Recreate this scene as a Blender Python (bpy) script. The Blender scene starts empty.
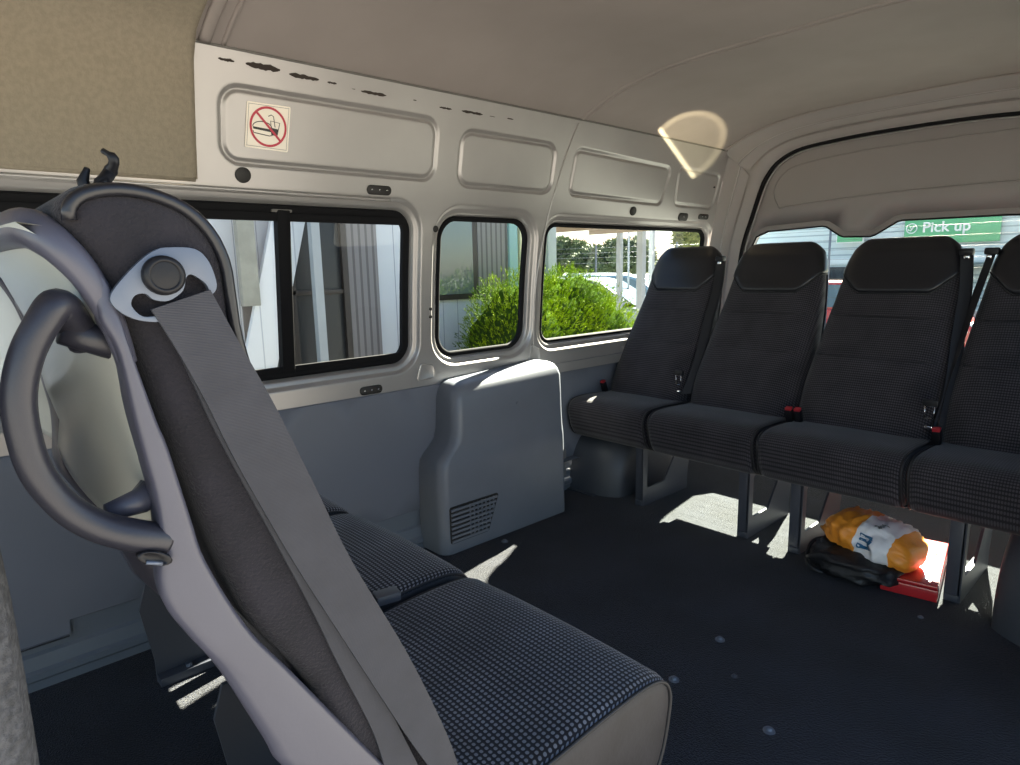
import bpy, bmesh, math, random
from mathutils import Vector, Matrix, noise
from mathutils.geometry import delaunay_2d_cdt
random.seed(7)
C = bpy.context.scene.collection
PI = math.pi
def R(d): return math.radians(d)
def lerp(a, b, t): return a + (b - a) * t
def interp(x, xs, ys):
    if x <= xs[0]: return ys[0]
    for i in range(1, len(xs)):
        if x <= xs[i]:
            return lerp(ys[i-1], ys[i], (x - xs[i-1]) / (xs[i] - xs[i-1]))
    return ys[-1]

# ------------------------------------------------------------------ materials
MATS = {}
def mat(name, col, rough=.6, metal=0, spec=.5, bump=0, bscale=60, var=0, vscale=8, col2=None, coat=0, sheen=0, bdist=.002, detail=4, emis=None):
    m = bpy.data.materials.new(name); m.use_nodes = True
    nt = m.node_tree; b = nt.nodes['Principled BSDF']
    b.inputs['Base Color'].default_value = (*col, 1)
    b.inputs['Roughness'].default_value = rough
    b.inputs['Metallic'].default_value = metal
    b.inputs['Specular IOR Level'].default_value = spec
    b.inputs['Coat Weight'].default_value = coat
    b.inputs['Sheen Weight'].default_value = sheen
    tc = nt.nodes.new('ShaderNodeTexCoord')
    if var or col2:
        n = nt.nodes.new('ShaderNodeTexNoise'); n.inputs['Scale'].default_value = vscale
        n.inputs['Detail'].default_value = detail
        nt.links.new(tc.outputs['Object'], n.inputs['Vector'])
        r = nt.nodes.new('ShaderNodeValToRGB')
        c2 = col2 if col2 else tuple(c * (1 - var) for c in col)
        r.color_ramp.elements[0].position = .35; r.color_ramp.elements[1].position = .65
        r.color_ramp.elements[0].color = (*c2, 1); r.color_ramp.elements[1].color = (*col, 1)
        nt.links.new(n.outputs['Fac'], r.inputs['Fac']); nt.links.new(r.outputs['Color'], b.inputs['Base Color'])
    if bump:
        n2 = nt.nodes.new('ShaderNodeTexNoise'); n2.inputs['Scale'].default_value = bscale; n2.inputs['Detail'].default_value = 3
        nt.links.new(tc.outputs['Object'], n2.inputs['Vector'])
        bp = nt.nodes.new('ShaderNodeBump'); bp.inputs['Strength'].default_value = bump; bp.inputs['Distance'].default_value = bdist
        nt.links.new(n2.outputs['Fac'], bp.inputs['Height']); nt.links.new(bp.outputs['Normal'], b.inputs['Normal'])
    MATS[name] = m
    return m
def math_node(nt, op, a, b=None, c=None):
    n = nt.nodes.new('ShaderNodeMath'); n.operation = op
    for i, v in enumerate((a, b, c)):
        if v is None: continue
        if isinstance(v, (int, float)): n.inputs[i].default_value = v
        else: nt.links.new(v, n.inputs[i])
    return n.outputs[0]
def weave(name, base, dot, px, py, thr, rough=.9):
    m = mat(name, base, rough, spec=.2, sheen=.15)
    nt = m.node_tree; b = nt.nodes['Principled BSDF']
    tc = nt.nodes.new('ShaderNodeTexCoord'); s = nt.nodes.new('ShaderNodeSeparateXYZ')
    nt.links.new(tc.outputs['Object'], s.inputs[0])
    yz = math_node(nt, 'SUBTRACT', s.outputs['Y'], s.outputs['Z'])
    sx = math_node(nt, 'ABSOLUTE', math_node(nt, 'SINE', math_node(nt, 'MULTIPLY', s.outputs['X'], PI / px)))
    sy = math_node(nt, 'ABSOLUTE', math_node(nt, 'SINE', math_node(nt, 'MULTIPLY', yz, PI / py)))
    p = math_node(nt, 'MULTIPLY', math_node(nt, 'POWER', sx, .7), sy)
    r = nt.nodes.new('ShaderNodeValToRGB')
    r.color_ramp.elements[0].position = thr - .12; r.color_ramp.elements[0].color = (*base, 1)
    r.color_ramp.elements[1].position = thr + .12; r.color_ramp.elements[1].color = (*dot, 1)
    nt.links.new(p, r.inputs['Fac'])
    n = nt.nodes.new('ShaderNodeTexNoise'); n.inputs['Scale'].default_value = 9; n.inputs['Detail'].default_value = 5
    nt.links.new(tc.outputs['Object'], n.inputs['Vector'])
    mx = nt.nodes.new('ShaderNodeMix'); mx.data_type = 'RGBA'; mx.blend_type = 'MULTIPLY'
    mr = nt.nodes.new('ShaderNodeMapRange'); mr.inputs[1].default_value = .3; mr.inputs[2].default_value = .7; mr.inputs[3].default_value = .65; mr.inputs[4].default_value = 1.1
    nt.links.new(n.outputs['Fac'], mr.inputs[0])
    mx.inputs[0].default_value = 1
    nt.links.new(r.outputs['Color'], mx.inputs[6]); nt.links.new(mr.outputs[0], mx.inputs[7])
    nt.links.new(mx.outputs[2], b.inputs['Base Color'])
    bp = nt.nodes.new('ShaderNodeBump'); bp.inputs['Strength'].default_value = .5; bp.inputs['Distance'].default_value = .001
    nt.links.new(p, bp.inputs['Height']); nt.links.new(bp.outputs['Normal'], b.inputs['Normal'])
    return m
def boards(name, base, groove, pitch, axis='Y', rough=.6, width=.06, var=.06):
    m = mat(name, base, rough)
    nt = m.node_tree; b = nt.nodes['Principled BSDF']
    tc = nt.nodes.new('ShaderNodeTexCoord'); s = nt.nodes.new('ShaderNodeSeparateXYZ')
    nt.links.new(tc.outputs['Object'], s.inputs[0])
    fr = math_node(nt, 'FRACT', math_node(nt, 'DIVIDE', s.outputs[axis], pitch))
    g = math_node(nt, 'LESS_THAN', fr, width)
    mx = nt.nodes.new('ShaderNodeMix'); mx.data_type = 'RGBA'
    nt.links.new(g, mx.inputs[0])
    n = nt.nodes.new('ShaderNodeTexNoise'); n.inputs['Scale'].default_value = 3; nt.links.new(tc.outputs['Object'], n.inputs['Vector'])
    r = nt.nodes.new('ShaderNodeValToRGB'); r.color_ramp.elements[0].position = .3; r.color_ramp.elements[1].position = .7
    r.color_ramp.elements[0].color = (*[c * (1 - var) for c in base], 1); r.color_ramp.elements[1].color = (*base, 1)
    nt.links.new(n.outputs['Fac'], r.inputs['Fac'])
    nt.links.new(r.outputs['Color'], mx.inputs[6]); mx.inputs[7].default_value = (*groove, 1)
    nt.links.new(mx.outputs[2], b.inputs['Base Color'])
    return m
def glass(name, tint, gloss=.06, rough=0):
    m = bpy.data.materials.new(name); m.use_nodes = True; nt = m.node_tree; nt.nodes.clear()
    o = nt.nodes.new('ShaderNodeOutputMaterial'); t = nt.nodes.new('ShaderNodeBsdfTransparent'); t.inputs[0].default_value = (*tint, 1)
    g = nt.nodes.new('ShaderNodeBsdfGlossy'); g.inputs['Roughness'].default_value = rough
    mx = nt.nodes.new('ShaderNodeMixShader'); mx.inputs[0].default_value = gloss
    nt.links.new(t.outputs[0], mx.inputs[1]); nt.links.new(g.outputs[0], mx.inputs[2]); nt.links.new(mx.outputs[0], o.inputs[0])
    MATS[name] = m
    return m
mat('carpet', (.016, .018, .027), .95, spec=.1, bump=1, bscale=260, bdist=.008, var=.75, vscale=170, sheen=.15)
def add_big_var(m, scale, lo, hi):
    nt = m.node_tree; b = nt.nodes['Principled BSDF']; l = b.inputs['Base Color'].links[0]; src = l.from_socket
    tc = [n for n in nt.nodes if n.type == 'TEX_COORD'][0]
    n = nt.nodes.new('ShaderNodeTexNoise'); n.inputs['Scale'].default_value = scale; n.inputs['Detail'].default_value = 6
    nt.links.new(tc.outputs['Object'], n.inputs['Vector'])
    mr = nt.nodes.new('ShaderNodeMapRange'); mr.inputs[1].default_value = .3; mr.inputs[2].default_value = .7; mr.inputs[3].default_value = lo; mr.inputs[4].default_value = hi
    nt.links.new(n.outputs['Fac'], mr.inputs[0])
    mx = nt.nodes.new('ShaderNodeMix'); mx.data_type = 'RGBA'; mx.blend_type = 'MULTIPLY'; mx.inputs[0].default_value = 1
    nt.links.new(src, mx.inputs[6]); nt.links.new(mr.outputs[0], mx.inputs[7]); nt.links.new(mx.outputs[2], b.inputs['Base Color'])
mat('wall_metal', (.375, .36, .35), .33, metal=.45, spec=.5, var=.08, vscale=4, bump=.12, bscale=14, bdist=.0012)
mat('headliner', (.28, .247, .232), .8, spec=.3, var=.06, vscale=6, bump=.2, bscale=300, bdist=.0008)
mat('liner_felt', (.27, .235, .18), .95, spec=.1, var=.12, vscale=90, bump=.5, bscale=300)
mat('panel_vinyl', (.145, .158, .190), .5, spec=.4, bump=.2, bscale=400, bdist=.0006, var=.06, vscale=3)
mat('cover_plastic', (.155, .170, .198), .38, spec=.5, bump=.25, bscale=350, bdist=.0006, var=.06, vscale=9)
mat('tailgate_trim', (.27, .25, .242), .6, var=.05, vscale=4, bump=.15, bscale=200, bdist=.0006)
mat('black_rubber', (.006, .006, .007), .75, spec=.15)
mat('arch_plastic', (.05, .056, .068), .5)
mat('black_plastic', (.009, .009, .011), .45, spec=.3, bump=.1, bscale=300)
mat('dark_plug', (.012, .011, .010), .6)
mat('groove', (.12, .115, .105), .6)
mat('paint_chip', (.03, .022, .018), .9)
mat('shell_light', (.62, .63, .56), .32, var=.08, vscale=7, coat=.2)
mat('shell_bar', (.068, .068, .092), .36, var=.05, vscale=20, bump=.12, bscale=300, bdist=.0006)
mat('handle_plastic', (.018, .018, .026), .4, bump=.25, bscale=400, bdist=.0005)
mat('side_fabric', (.014, .012, .017), .95, sheen=.1, bump=.8, bscale=420, var=.35, vscale=25)
mat('vinyl', (.012, .012, .015), .33, spec=.5, bump=.15, bscale=300, bdist=.0006)
mat('piping', (.008, .008, .010), .6)
mat('end_vinyl', (.016, .0145, .018), .6, var=.45, vscale=18, detail=8, bump=.2, bscale=120)
mat('belt', (.042, .042, .050), .7, bump=.3, bscale=600, var=.15, vscale=40)
mat('belt_black', (.012, .012, .015), .6)
mat('steel', (.12, .14, .18), .42, metal=.35)
mat('leg_paint', (.05, .055, .07), .4, spec=.5)
mat('chrome', (.8, .8, .8), .12, metal=1)
mat('red_plastic', (.35, .02, .03), .4)
mat('box_red', (.50, .025, .03), .25, spec=.6, coat=.5)
mat('white_sticker', (.86, .80, .70), .5)
mat('sign_red', (.48, .03, .06), .5)
mat('sign_black', (.02, .02, .02), .5)
mat('bag_black', (.01, .01, .012), .5, bump=.5, bscale=30, bdist=.01)
mat('bag_white', (.75, .75, .75), .35, bump=.3, bscale=40, bdist=.004)
mat('bag_blue', (.02, .12, .25), .4)
weave('fabric', (.009, .009, .014), (.20, .205, .23), .0075, .0085, .60)
weave('fabric_rear', (.016, .0145, .018), (.060, .055, .063), .007, .012, .5)
mat('asphalt', (.13, .128, .130), .9, var=.2, vscale=2)
boards('cladding', (.62, .66, .72), (.30, .33, .38), .135, width=.05)
boards('cladding_slant', (.70, .75, .80), (.45, .50, .56), .12, width=.07)
boards('blinds', (.22, .21, .22), (.11, .105, .11), .05, width=.35)
mat('grey_green', (.26, .28, .25), .7, var=.2, vscale=12)
mat('frame_brown', (.035, .028, .025), .5)
mat('dark_glass', (.03, .033, .036), .35, spec=.4)
mat('reflect_glass', (.16, .19, .21), .03, spec=1, metal=.3)
mat('post_white', (.38, .42, .45), .6, var=.08, vscale=6)
mat('cream', (.70, .66, .48), .6)
mat('teal', (.25, .42, .44), .5)
mat('canopy', (.30, .24, .18), .8, var=.15, vscale=2)
mat('leaf', (.24, .33, .008), .8, spec=.08, col2=(.08, .15, .008), vscale=5)
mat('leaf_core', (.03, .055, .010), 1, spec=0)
mat('tree_leaf', (.17, .21, .12), .8, col2=(.09, .12, .07), vscale=3)
mat('tree_gold', (.32, .32, .12), .8, col2=(.14, .17, .06), vscale=3)
mat('bark', (.10, .075, .055), .9)
mat('car_white', (.30, .33, .36), .25, coat=.6)
mat('car_blue', (.16, .25, .32), .25, coat=.6)
mat('car_red', (.5, .06, .05), .25, coat=.6)
mat('car_silver', (.25, .27, .30), .25, coat=.6, metal=.4)
mat('car_glass', (.10, .14, .16), .05, spec=.9)
mat('tyre', (.02, .02, .02), .8)
mat('brick', (.30, .16, .12), .8, var=.2, vscale=3)
mat('roof_tile', (.20, .15, .14), .8)
mat('house_wall', (.55, .52, .47), .8)
mat('sign_green', (.10, .42, .20), .5)
mat('sign_white', (.80, .82, .82), .5)
boards('louvre', (.62, .68, .70), (.35, .40, .42), .16, axis='Z', width=.2)
mat('lamp_lens', (.8, .8, .78), .5)
def ribs(name, scale, strength, dist):
    m = MATS[name]; nt = m.node_tree; b = nt.nodes['Principled BSDF']
    tc = nt.nodes.new('ShaderNodeTexCoord'); wv = nt.nodes.new('ShaderNodeTexWave'); wv.wave_type = 'BANDS'; wv.bands_direction = 'Z'
    wv.inputs['Scale'].default_value = scale; wv.inputs['Distortion'].default_value = .3
    nt.links.new(tc.outputs['Object'], wv.inputs['Vector'])
    bp = nt.nodes.new('ShaderNodeBump'); bp.inputs['Strength'].default_value = strength; bp.inputs['Distance'].default_value = dist
    nt.links.new(wv.outputs['Fac'], bp.inputs['Height']); nt.links.new(bp.outputs['Normal'], b.inputs['Normal'])
ribs('belt', 300, .5, .0006)
GL = glass('window_glass', (.66, .70, .69), .035)
GR = glass('rear_glass', (.68, .76, .74), .03)

# ------------------------------------------------------------------ helpers
def link(name, me, m=None, parent=None, smooth=True, **props):
    o = bpy.data.objects.new(name, me); C.objects.link(o)
    if m:
        for mm in (m if isinstance(m, (list, tuple)) else [m]): me.materials.append(MATS[mm])
    if parent: o.parent = parent
    if smooth:
        for p in me.polygons: p.use_smooth = True
    for k, v in props.items(): o[k] = v
    return o
def mesh(name, vs, fs, m, parent=None, smooth=True, fix=True, auto=None, **props):
    me = bpy.data.meshes.new(name); me.from_pydata([tuple(v) for v in vs], [], fs); me.update()
    if fix:
        bm = bmesh.new(); bm.from_mesh(me); bmesh.ops.remove_doubles(bm, verts=bm.verts, dist=1e-6)
        bmesh.ops.recalc_face_normals(bm, faces=bm.faces); bm.to_mesh(me); bm.free()
    o = link(name, me, m, parent, smooth, **props)
    if auto is not None:
        me.set_sharp_from_angle(angle=R(auto))
    return o
def joinp(*parts):
    V = []; F = []
    for vs, fs in parts:
        o = len(V); V += list(vs); F += [[i + o for i in f] for f in fs]
    return V, F
def g_box(c, s, rot=None):
    vs = []
    for dx in (-.5, .5):
        for dy in (-.5, .5):
            for dz in (-.5, .5):
                p = Vector((dx * s[0], dy * s[1], dz * s[2]))
                if rot: p = rot @ p
                vs.append(p + Vector(c))
    return vs, [[0, 1, 3, 2], [4, 6, 7, 5], [0, 4, 5, 1], [2, 3, 7, 6], [0, 2, 6, 4], [1, 5, 7, 3]]
def bevel(o, w, seg=2, ang=30):
    me = o.data; bm = bmesh.new(); bm.from_mesh(me)
    es = [e for e in bm.edges if len(e.link_faces) == 2 and e.calc_face_angle(0) > R(ang)]
    bmesh.ops.bevel(bm, geom=es, offset=w, segments=seg, affect='EDGES', profile=.6, clamp_overlap=True)
    bm.to_mesh(me); bm.free()
    for p in me.polygons: p.use_smooth = True
    me.set_sharp_from_angle(angle=R(50))
    return o
def box(name, c, s, m, parent=None, bv=.004, rot=None, seg=2, **props):
    v, f = g_box(c, s, rot)
    o = mesh(name, v, f, m, parent, smooth=False, **props)
    if bv: bevel(o, bv, seg)
    return o
def g_tube(pts, r, n=10, closed=False, flat=None, cap=True):
    pts = [Vector(p) for p in pts]; N = len(pts); V = []; F = []
    rr = r if isinstance(r, (list, tuple)) else [r] * N
    up = None
    for i, p in enumerate(pts):
        if closed: t = pts[(i + 1) % N] - pts[i - 1]
        else: t = pts[min(i + 1, N - 1)] - pts[max(i - 1, 0)]
        t.normalize()
        if up is None:
            up = Vector((0, 0, 1)) if abs(t.z) < .9 else Vector((1, 0, 0))
        up = (up - t * up.dot(t)).normalized(); s = t.cross(up)
        for k in range(n):
            a = 2 * PI * k / n
            d = up * math.cos(a) * rr[i] + s * math.sin(a) * rr[i]
            if flat: d = d + flat[0] * d.dot(flat[0]) * (flat[1] - 1)
            V.append(p + d)
    M = N if closed else N - 1
    for i in range(M):
        j = (i + 1) % N
        for k in range(n):
            F.append([i * n + k, i * n + (k + 1) % n, j * n + (k + 1) % n, j * n + k])
    if cap and not closed:
        F.append(list(range(n))[::-1]); F.append([(N - 1) * n + k for k in range(n)])
    return V, F
def smooth_path(pts, n=6, closed=False):
    pts = [Vector(p) for p in pts]; out = []; N = len(pts)
    M = N if closed else N - 1
    for i in range(M):
        if closed: p0, p1, p2, p3 = pts[i - 1], pts[i], pts[(i + 1) % N], pts[(i + 2) % N]
        else: p0, p1, p2, p3 = pts[max(i - 1, 0)], pts[i], pts[i + 1], pts[min(i + 2, N - 1)]
        for k in range(n):
            t = k / n
            out.append(.5 * ((2 * p1) + (-p0 + p2) * t + (2 * p0 - 5 * p1 + 4 * p2 - p3) * t * t + (-p0 + 3 * p1 - 3 * p2 + p3) * t ** 3))
    if not closed: out.append(pts[-1])
    return out
def tube(name, pts, r, m, parent=None, n=10, sm=0, closed=False, flat=None, **props):
    if sm: pts = smooth_path(pts, sm, closed)
    v, f = g_tube(pts, r, n, closed, flat)
    return mesh(name, v, f, m, parent, **props)
def g_loft(secs, cap=True, closed=True):
    V = []; F = []; n = len(secs[0])
    for s in secs: V += [Vector(p) for p in s]
    for i in range(len(secs) - 1):
        for k in range(n if closed else n - 1):
            F.append([i * n + k, i * n + (k + 1) % n, (i + 1) * n + (k + 1) % n, (i + 1) * n + k])
    if cap:
        F.append(list(range(n))[::-1]); F.append([(len(secs) - 1) * n + k for k in range(n)])
    return V, F
def g_cyl(c, r, h, axis='Z', n=20):
    V = []
    for s in (-.5, .5):
        for k in range(n):
            a = 2 * PI * k / n; u, v = r * math.cos(a), r * math.sin(a)
            d = {'Z': (u, v, h * s), 'X': (h * s, u, v), 'Y': (u, h * s, v)}[axis]
            V.append(Vector(c) + Vector(d))
    F = [[k, (k + 1) % n, n + (k + 1) % n, n + k] for k in range(n)]
    F += [list(range(n))[::-1], list(range(n, 2 * n))]
    return V, F
def rpoly(corners, r, n=6):
    """rounded polygon; corners [(a,b)], r scalar or list"""
    out = []; N = len(corners)
    for i in range(N):
        p = Vector(corners[i]); a = Vector(corners[i - 1]) - p; b = Vector(corners[(i + 1) % N]) - p
        ri = r[i] if isinstance(r, (list, tuple)) else r
        la, lb = a.length, b.length; a.normalize(); b.normalize()
        ang = math.acos(max(-1, min(1, a.dot(b))))
        d = min(ri / math.tan(ang / 2), la * .48, lb * .48)
        rad = d * math.tan(ang / 2)
        bis = (a + b).normalized(); c = p + bis * (rad / math.sin(ang / 2))
        s = p + a * d - c; e = p + b * d - c
        a0 = math.atan2(s.y, s.x); a1 = math.atan2(e.y, e.x)
        da = a1 - a0
        while da > PI: da -= 2 * PI
        while da < -PI: da += 2 * PI
        for k in range(n + 1):
            t = a0 + da * k / n
            out.append((c.x + rad * math.cos(t), c.y + rad * math.sin(t)))
    return out
def offset_loop(pts, d):
    """inward offset of a ccw/cw loop by d using vertex normals"""
    N = len(pts); area = sum(pts[i - 1][0] * pts[i][1] - pts[i][0] * pts[i - 1][1] for i in range(N))
    sg = 1 if area > 0 else -1; out = []
    for i in range(N):
        t = Vector(pts[(i + 1) % N]) - Vector(pts[i - 1]); t.normalize()
        nrm = Vector((-t.y, t.x)) * sg
        out.append((pts[i][0] + nrm.x * d, pts[i][1] + nrm.y * d))
    return out
def inside(p, poly):
    x, y = p; c = False; j = len(poly) - 1
    for i in range(len(poly)):
        xi, yi = poly[i]; xj, yj = poly[j]
        if (yi > y) != (yj > y) and x < (xj - xi) * (y - yi) / (yj - yi) + xi: c = not c
        j = i
    return c
def g_sheet(outer, holes, fn, step=.08):
    """flat region with holes, mapped through fn(a,b)->3D"""
    vs = []; es = []
    for loop in [outer] + holes:
        o = len(vs); L = []
        N = len(loop)
        for i in range(N):
            a = Vector(loop[i]); b = Vector(loop[(i + 1) % N]); k = max(1, int((b - a).length / step))
            for q in range(k): L.append(tuple(a.lerp(b, q / k)))
        vs += L
        es += [(o + i, o + (i + 1) % len(L)) for i in range(len(L))]
    x0 = min(p[0] for p in outer); x1 = max(p[0] for p in outer); y0 = min(p[1] for p in outer); y1 = max(p[1] for p in outer)
    a = x0 + step * .53
    while a < x1:
        b = y0 + step * .47
        while b < y1:
            p = (a, b)
            if inside(p, outer) and not any(inside(p, h) for h in holes):
                if min((Vector(v) - Vector(p)).length for v in vs[:len(vs)]) > step * .4: vs.append(p)
            b += step
        a += step
    r = delaunay_2d_cdt([Vector(v) for v in vs], es, [], 0, 1e-6)
    F = []
    for f in r[2]:
        cx = sum(r[0][i].x for i in f) / len(f); cy = sum(r[0][i].y for i in f) / len(f)
        if inside((cx, cy), outer) and not any(inside((cx, cy), h) for h in holes): F.append(list(f))
    return [fn(v.x, v.y) for v in r[0]], F
def g_strips(loops):
    """connect closed 3D loops of equal count"""
    return g_loft(loops, cap=False)
def densify(loop, step):
    L = []
    for i in range(len(loop)):
        a = Vector(loop[i]); b = Vector(loop[(i + 1) % len(loop)]); k = max(1, int((b - a).length / step))
        for q in range(k): L.append(tuple(a.lerp(b, q / k)))
    return L
def thing(name, label, cat, loc=(0, 0, 0), rz=0, group=None):
    o = bpy.data.objects.new(name, None); C.objects.link(o); o.empty_display_size = .05
    o.location = loc; o.rotation_euler = (0, 0, rz); o['label'] = label; o['category'] = cat
    if group: o['group'] = group
    return o
def children(o): return [c for c in bpy.data.objects if c.parent is o]
def copy_tree(o, parent=None):
    c = o.copy(); C.objects.link(c); c.parent = parent
    for ch in children(o): copy_tree(ch, c)
    return c

# ------------------------------------------------------------------ van shell
def wx(z): return interp(z, [0, .7, .95, 1.17, 1.40, 1.55, 1.7], [-1.87, -1.87, -1.848, -1.82, -1.772, -1.735, -1.69])
def wall(y, z, d=0): return Vector((wx(z) + d, y, z))     # d > 0: into the cabin
XC = -.95
def ceil_z(x, y):
    u = min(1, abs(x - XC) / .80)
    return 1.546 + .120 * (1 - u ** 4) - .006 * max(0, y - 2) ** 1
YF, YB = -1.3, 3.10

# floor
fl = mesh('floor', *joinp(g_box((-.98, .9, -.035), (1.90, 4.5, .07))), 'carpet', smooth=False, kind='structure')
add_big_var(MATS['carpet'], 5, .6, 1.6)

# left wall : sheet with window holes and pressed panels
def rect(y0, y1, z0, z1): return [(y0, z0), (y1, z0), (y1, z1), (y0, z1)]
WIN = [(-.35, 1.240, .69, 1.186, .062), (1.366, 1.790, .69, 1.177, .075), (1.893, 3.070, .693, 1.168, .055)]
PAN = [rect(.640, 1.312, 1.292, 1.468), rect(1.416, 1.866, 1.283, 1.452), [(1.975, 1.285), (2.60, 1.277), (2.635, 1.432), (1.985, 1.450)], [(2.715, 1.281), (3.045, 1.275), (3.07, 1.432), (2.70, 1.443)]]
win_loops = [densify(rpoly(rect(*w[:4]), w[4], 8), .06) for w in WIN]
pan_loops = [densify(rpoly(p, .045 if i < 2 else .03, 6), .06) for i, p in enumerate(PAN)]
outer = [(YF, .555), (YB, .555), (YB, 1.575), (YF, 1.59)]
holes = [offset_loop(l, -.047) for l in win_loops] + [offset_loop(l, -.016) for l in pan_loops]
# keep neighbouring recess outlines apart
parts = [g_sheet(outer, holes, lambda a, b: wall(a, b), .09)]
for l in win_loops:
    rings = [[wall(a, b, d) for a, b in offset_loop(l, o)] for o, d in ((-.047, 0), (-.042, 0), (-.040, -.0006), (-.035, -.006), (-.030, -.0115), (-.027, -.0125), (-.017, -.0130), (-.0145, -.0145), (-.010, -.021), (-.006, -.030), (.004, -.034))]
    parts.append(g_strips(rings))
for l in pan_loops:
    rings = [[wall(a, b, d) for a, b in offset_loop(l, o)] for o, d in ((-.016, 0), (-.0115, 0), (-.0095, -.0008), (-.004, -.0065), (-.001, -.0085), (.002, -.0085), (.005, -.0065), (.0095, -.0032), (.0115, -.0025), (.016, -.0025))]
    parts.append(g_strips(rings))
    parts.append(g_sheet(offset_loop(l, .016), [], lambda a, b: wall(a, b, -.0025), .09))
wl = mesh('wall_left', *joinp(*parts), 'wall_metal', kind='structure', auto=60)
# seam ridge, lip under the roof, long bead above the slider, chips
tube('seam', [wall(1.965, 1.54, .001), wall(1.925, 1.42, .001), wall(1.895, 1.30, .001), wall(1.868, 1.17, .001), wall(1.835, .95, .001), wall(1.835, .70, .001), wall(1.84, .58, .001)], .0035, 'wall_metal', wl, n=8, sm=6)
for z, r in ((1.222, .005), ):
    tube('bead', [wall(YF, z, .001), wall(.3, z, .001), wall(.9, z - .002, .001), wall(1.15, z - .004, .001)], r, 'wall_metal', wl, n=8, sm=5)
chips = [(a, b, c + .004, d + .002) for a, b, c, d in [(.632, .672, 1.517, 1.527), (.70, .79, 1.513, 1.531), (.815, .90, 1.510, 1.524), (.925, .953, 1.511, 1.519), (1.00, 1.012, 1.508, 1.512), (1.03, 1.115, 1.503, 1.514), (1.21, 1.222, 1.508, 1.513), (1.31, 1.36, 1.500, 1.508), (1.40, 1.49, 1.500, 1.511), (1.60, 1.63, 1.505, 1.511), (1.52, 1.545, 1.503, 1.507)]]
P = []
for (a0, a1, b0, b1) in chips:
    n = 14; top = []; bot = []
    for k in range(n + 1):
        t = k / n; e = min(1, 5 * min(t, 1 - t) + .25); m_ = (b0 + b1) / 2; h = (b1 - b0) / 2 * e
        top.append((lerp(a0, a1, t), m_ + h * random.uniform(.55, 1.1))); bot.append((lerp(a0, a1, t), m_ - h * random.uniform(.55, 1.1)))
    loop = bot + top[::-1]
    P.append(([wall(a, b, .0015) for a, b in loop], [list(range(len(loop)))]))
mesh('paint_chips', *joinp(*P), 'paint_chip', wl, smooth=False)
# dark plugs and slotted plates on the wall
def plug(y, z, ry, rz_, name='hole_plug', studs=0, d=.003):
    loop = [(y + ry * math.cos(2 * PI * k / 24), z + rz_ * math.sin(2 * PI * k / 24)) for k in range(24)] if not studs else rpoly(rect(y - ry, y + ry, z - rz_, z + rz_), rz_ * .95, 6)
    secs = [[wall(a, b, -.001) for a, b in loop], [wall(a, b, d) for a, b in loop], [wall(a, b, d + .001) for a, b in offset_loop(loop, .0015)]]
    o = mesh(name, *g_loft(secs), 'dark_plug', wl, auto=40)
    for k in range(studs):
        yy = y + (k - (studs - 1) / 2) * ry * .62
        vs, fs = g_cyl((0, 0, 0), .0028, .003, 'X', 10)
        mesh('stud', [v + wall(yy, z, d + .002) for v in vs], fs, 'chrome', o)
    return o
plug(.691, 1.259, .021, .020); plug(1.334, 1.135, .010, .011); plug(2.404, 1.236, .022, .019)
plug(1.321, .865, .006, .006); plug(1.321, .838, .006, .006)
plug(1.109, 1.246, .043, .014, 'slotted_plate', 3); plug(1.077, .611, .042, .014, 'slotted_plate', 3)
plug(2.805, 1.225, .040, .018, 'latch_plate', 1); plug(2.985, 1.232, .045, .013, 'latch_plate', 2); plug(3.03, 1.375, .006, .004)
def cover_plate(pts):
    loop = rpoly(pts, .012, 4)
    return mesh('access_cover', *g_loft([[wall(a, b, 0) for a, b in loop], [wall(a, b, .003) for a, b in offset_loop(loop, .001)], [wall(a, b, .004) for a, b in offset_loop(loop, .004)], [wall(a, b, .0025) for a, b in offset_loop(loop, .007)]]), 'wall_metal', wl, auto=40)
cover_plate([(1.255, .612), (1.335, .618), (1.335, .668), (1.275, .678)])
cover_plate([(1.80, .612), (1.872, .612), (1.868, .672), (1.82, .70)])
# body skirt below the vinyl panel (pressed metal), left end cut visible under the seat
zs = [(.0, .012), (.022, .012), (.030, .020), (.045, .020), (.052, .010), (.085, .006), (.092, -.002), (.12, -.002), (.15, .002)]
secs = [[Vector((-1.87 + d, y, z)) for z, d in zs] for y in (YF, .05, .5, 1.2, 2, YB)]
XR = lambda y: interp(y, [1.85, 1.95], [0, -.055])
secs = [[Vector((-1.87 + d + XR(y), y, z)) for z, d in zs] for y in (YF, .05, .5, 1.2, 1.85, 1.95, YB)]
mat('skirt_metal', (.16, .18, .21), .45, metal=.2)
mesh('skirt', *g_loft(secs, cap=False, closed=False), 'skirt_metal', wl, auto=30, label='blue grey pressed metal skirt along the floor')
# vinyl lower panel
pl = [(YF, .150), (.177, .150), (.177, .148), (YB, .150), (YB, .598), (1.2, .594), (YF, .594)]
pl = [(YF, .116), (.178, .116), (.180, .150), (YB, .150), (YB, .600), (1.2, .594), (YF, .593)]
lo = densify(pl, .2)
pv = joinp(g_sheet(offset_loop(lo, .003), [], lambda a, b: Vector((-1.870 + .008 + XR(a) * min(1, (.6 - b) / .03), a, b)), .07), g_strips([[Vector((-1.872, a, b)) for a, b in lo], [Vector((-1.864 + (XR(a) if b < .5 else 0), a, b)) for a, b in lo], [Vector((-1.862 + XR(a) * min(1, (.6 - b) / .03), a, b)) for a, b in offset_loop(lo, .003)]]))
mesh('wall_left_lower', *pv, 'panel_vinyl', kind='structure', auto=40)
mesh('metal_lip', *g_box((-1.862, -.2, .114), (.012, .75, .004)), 'chrome', wl, smooth=False)

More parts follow.
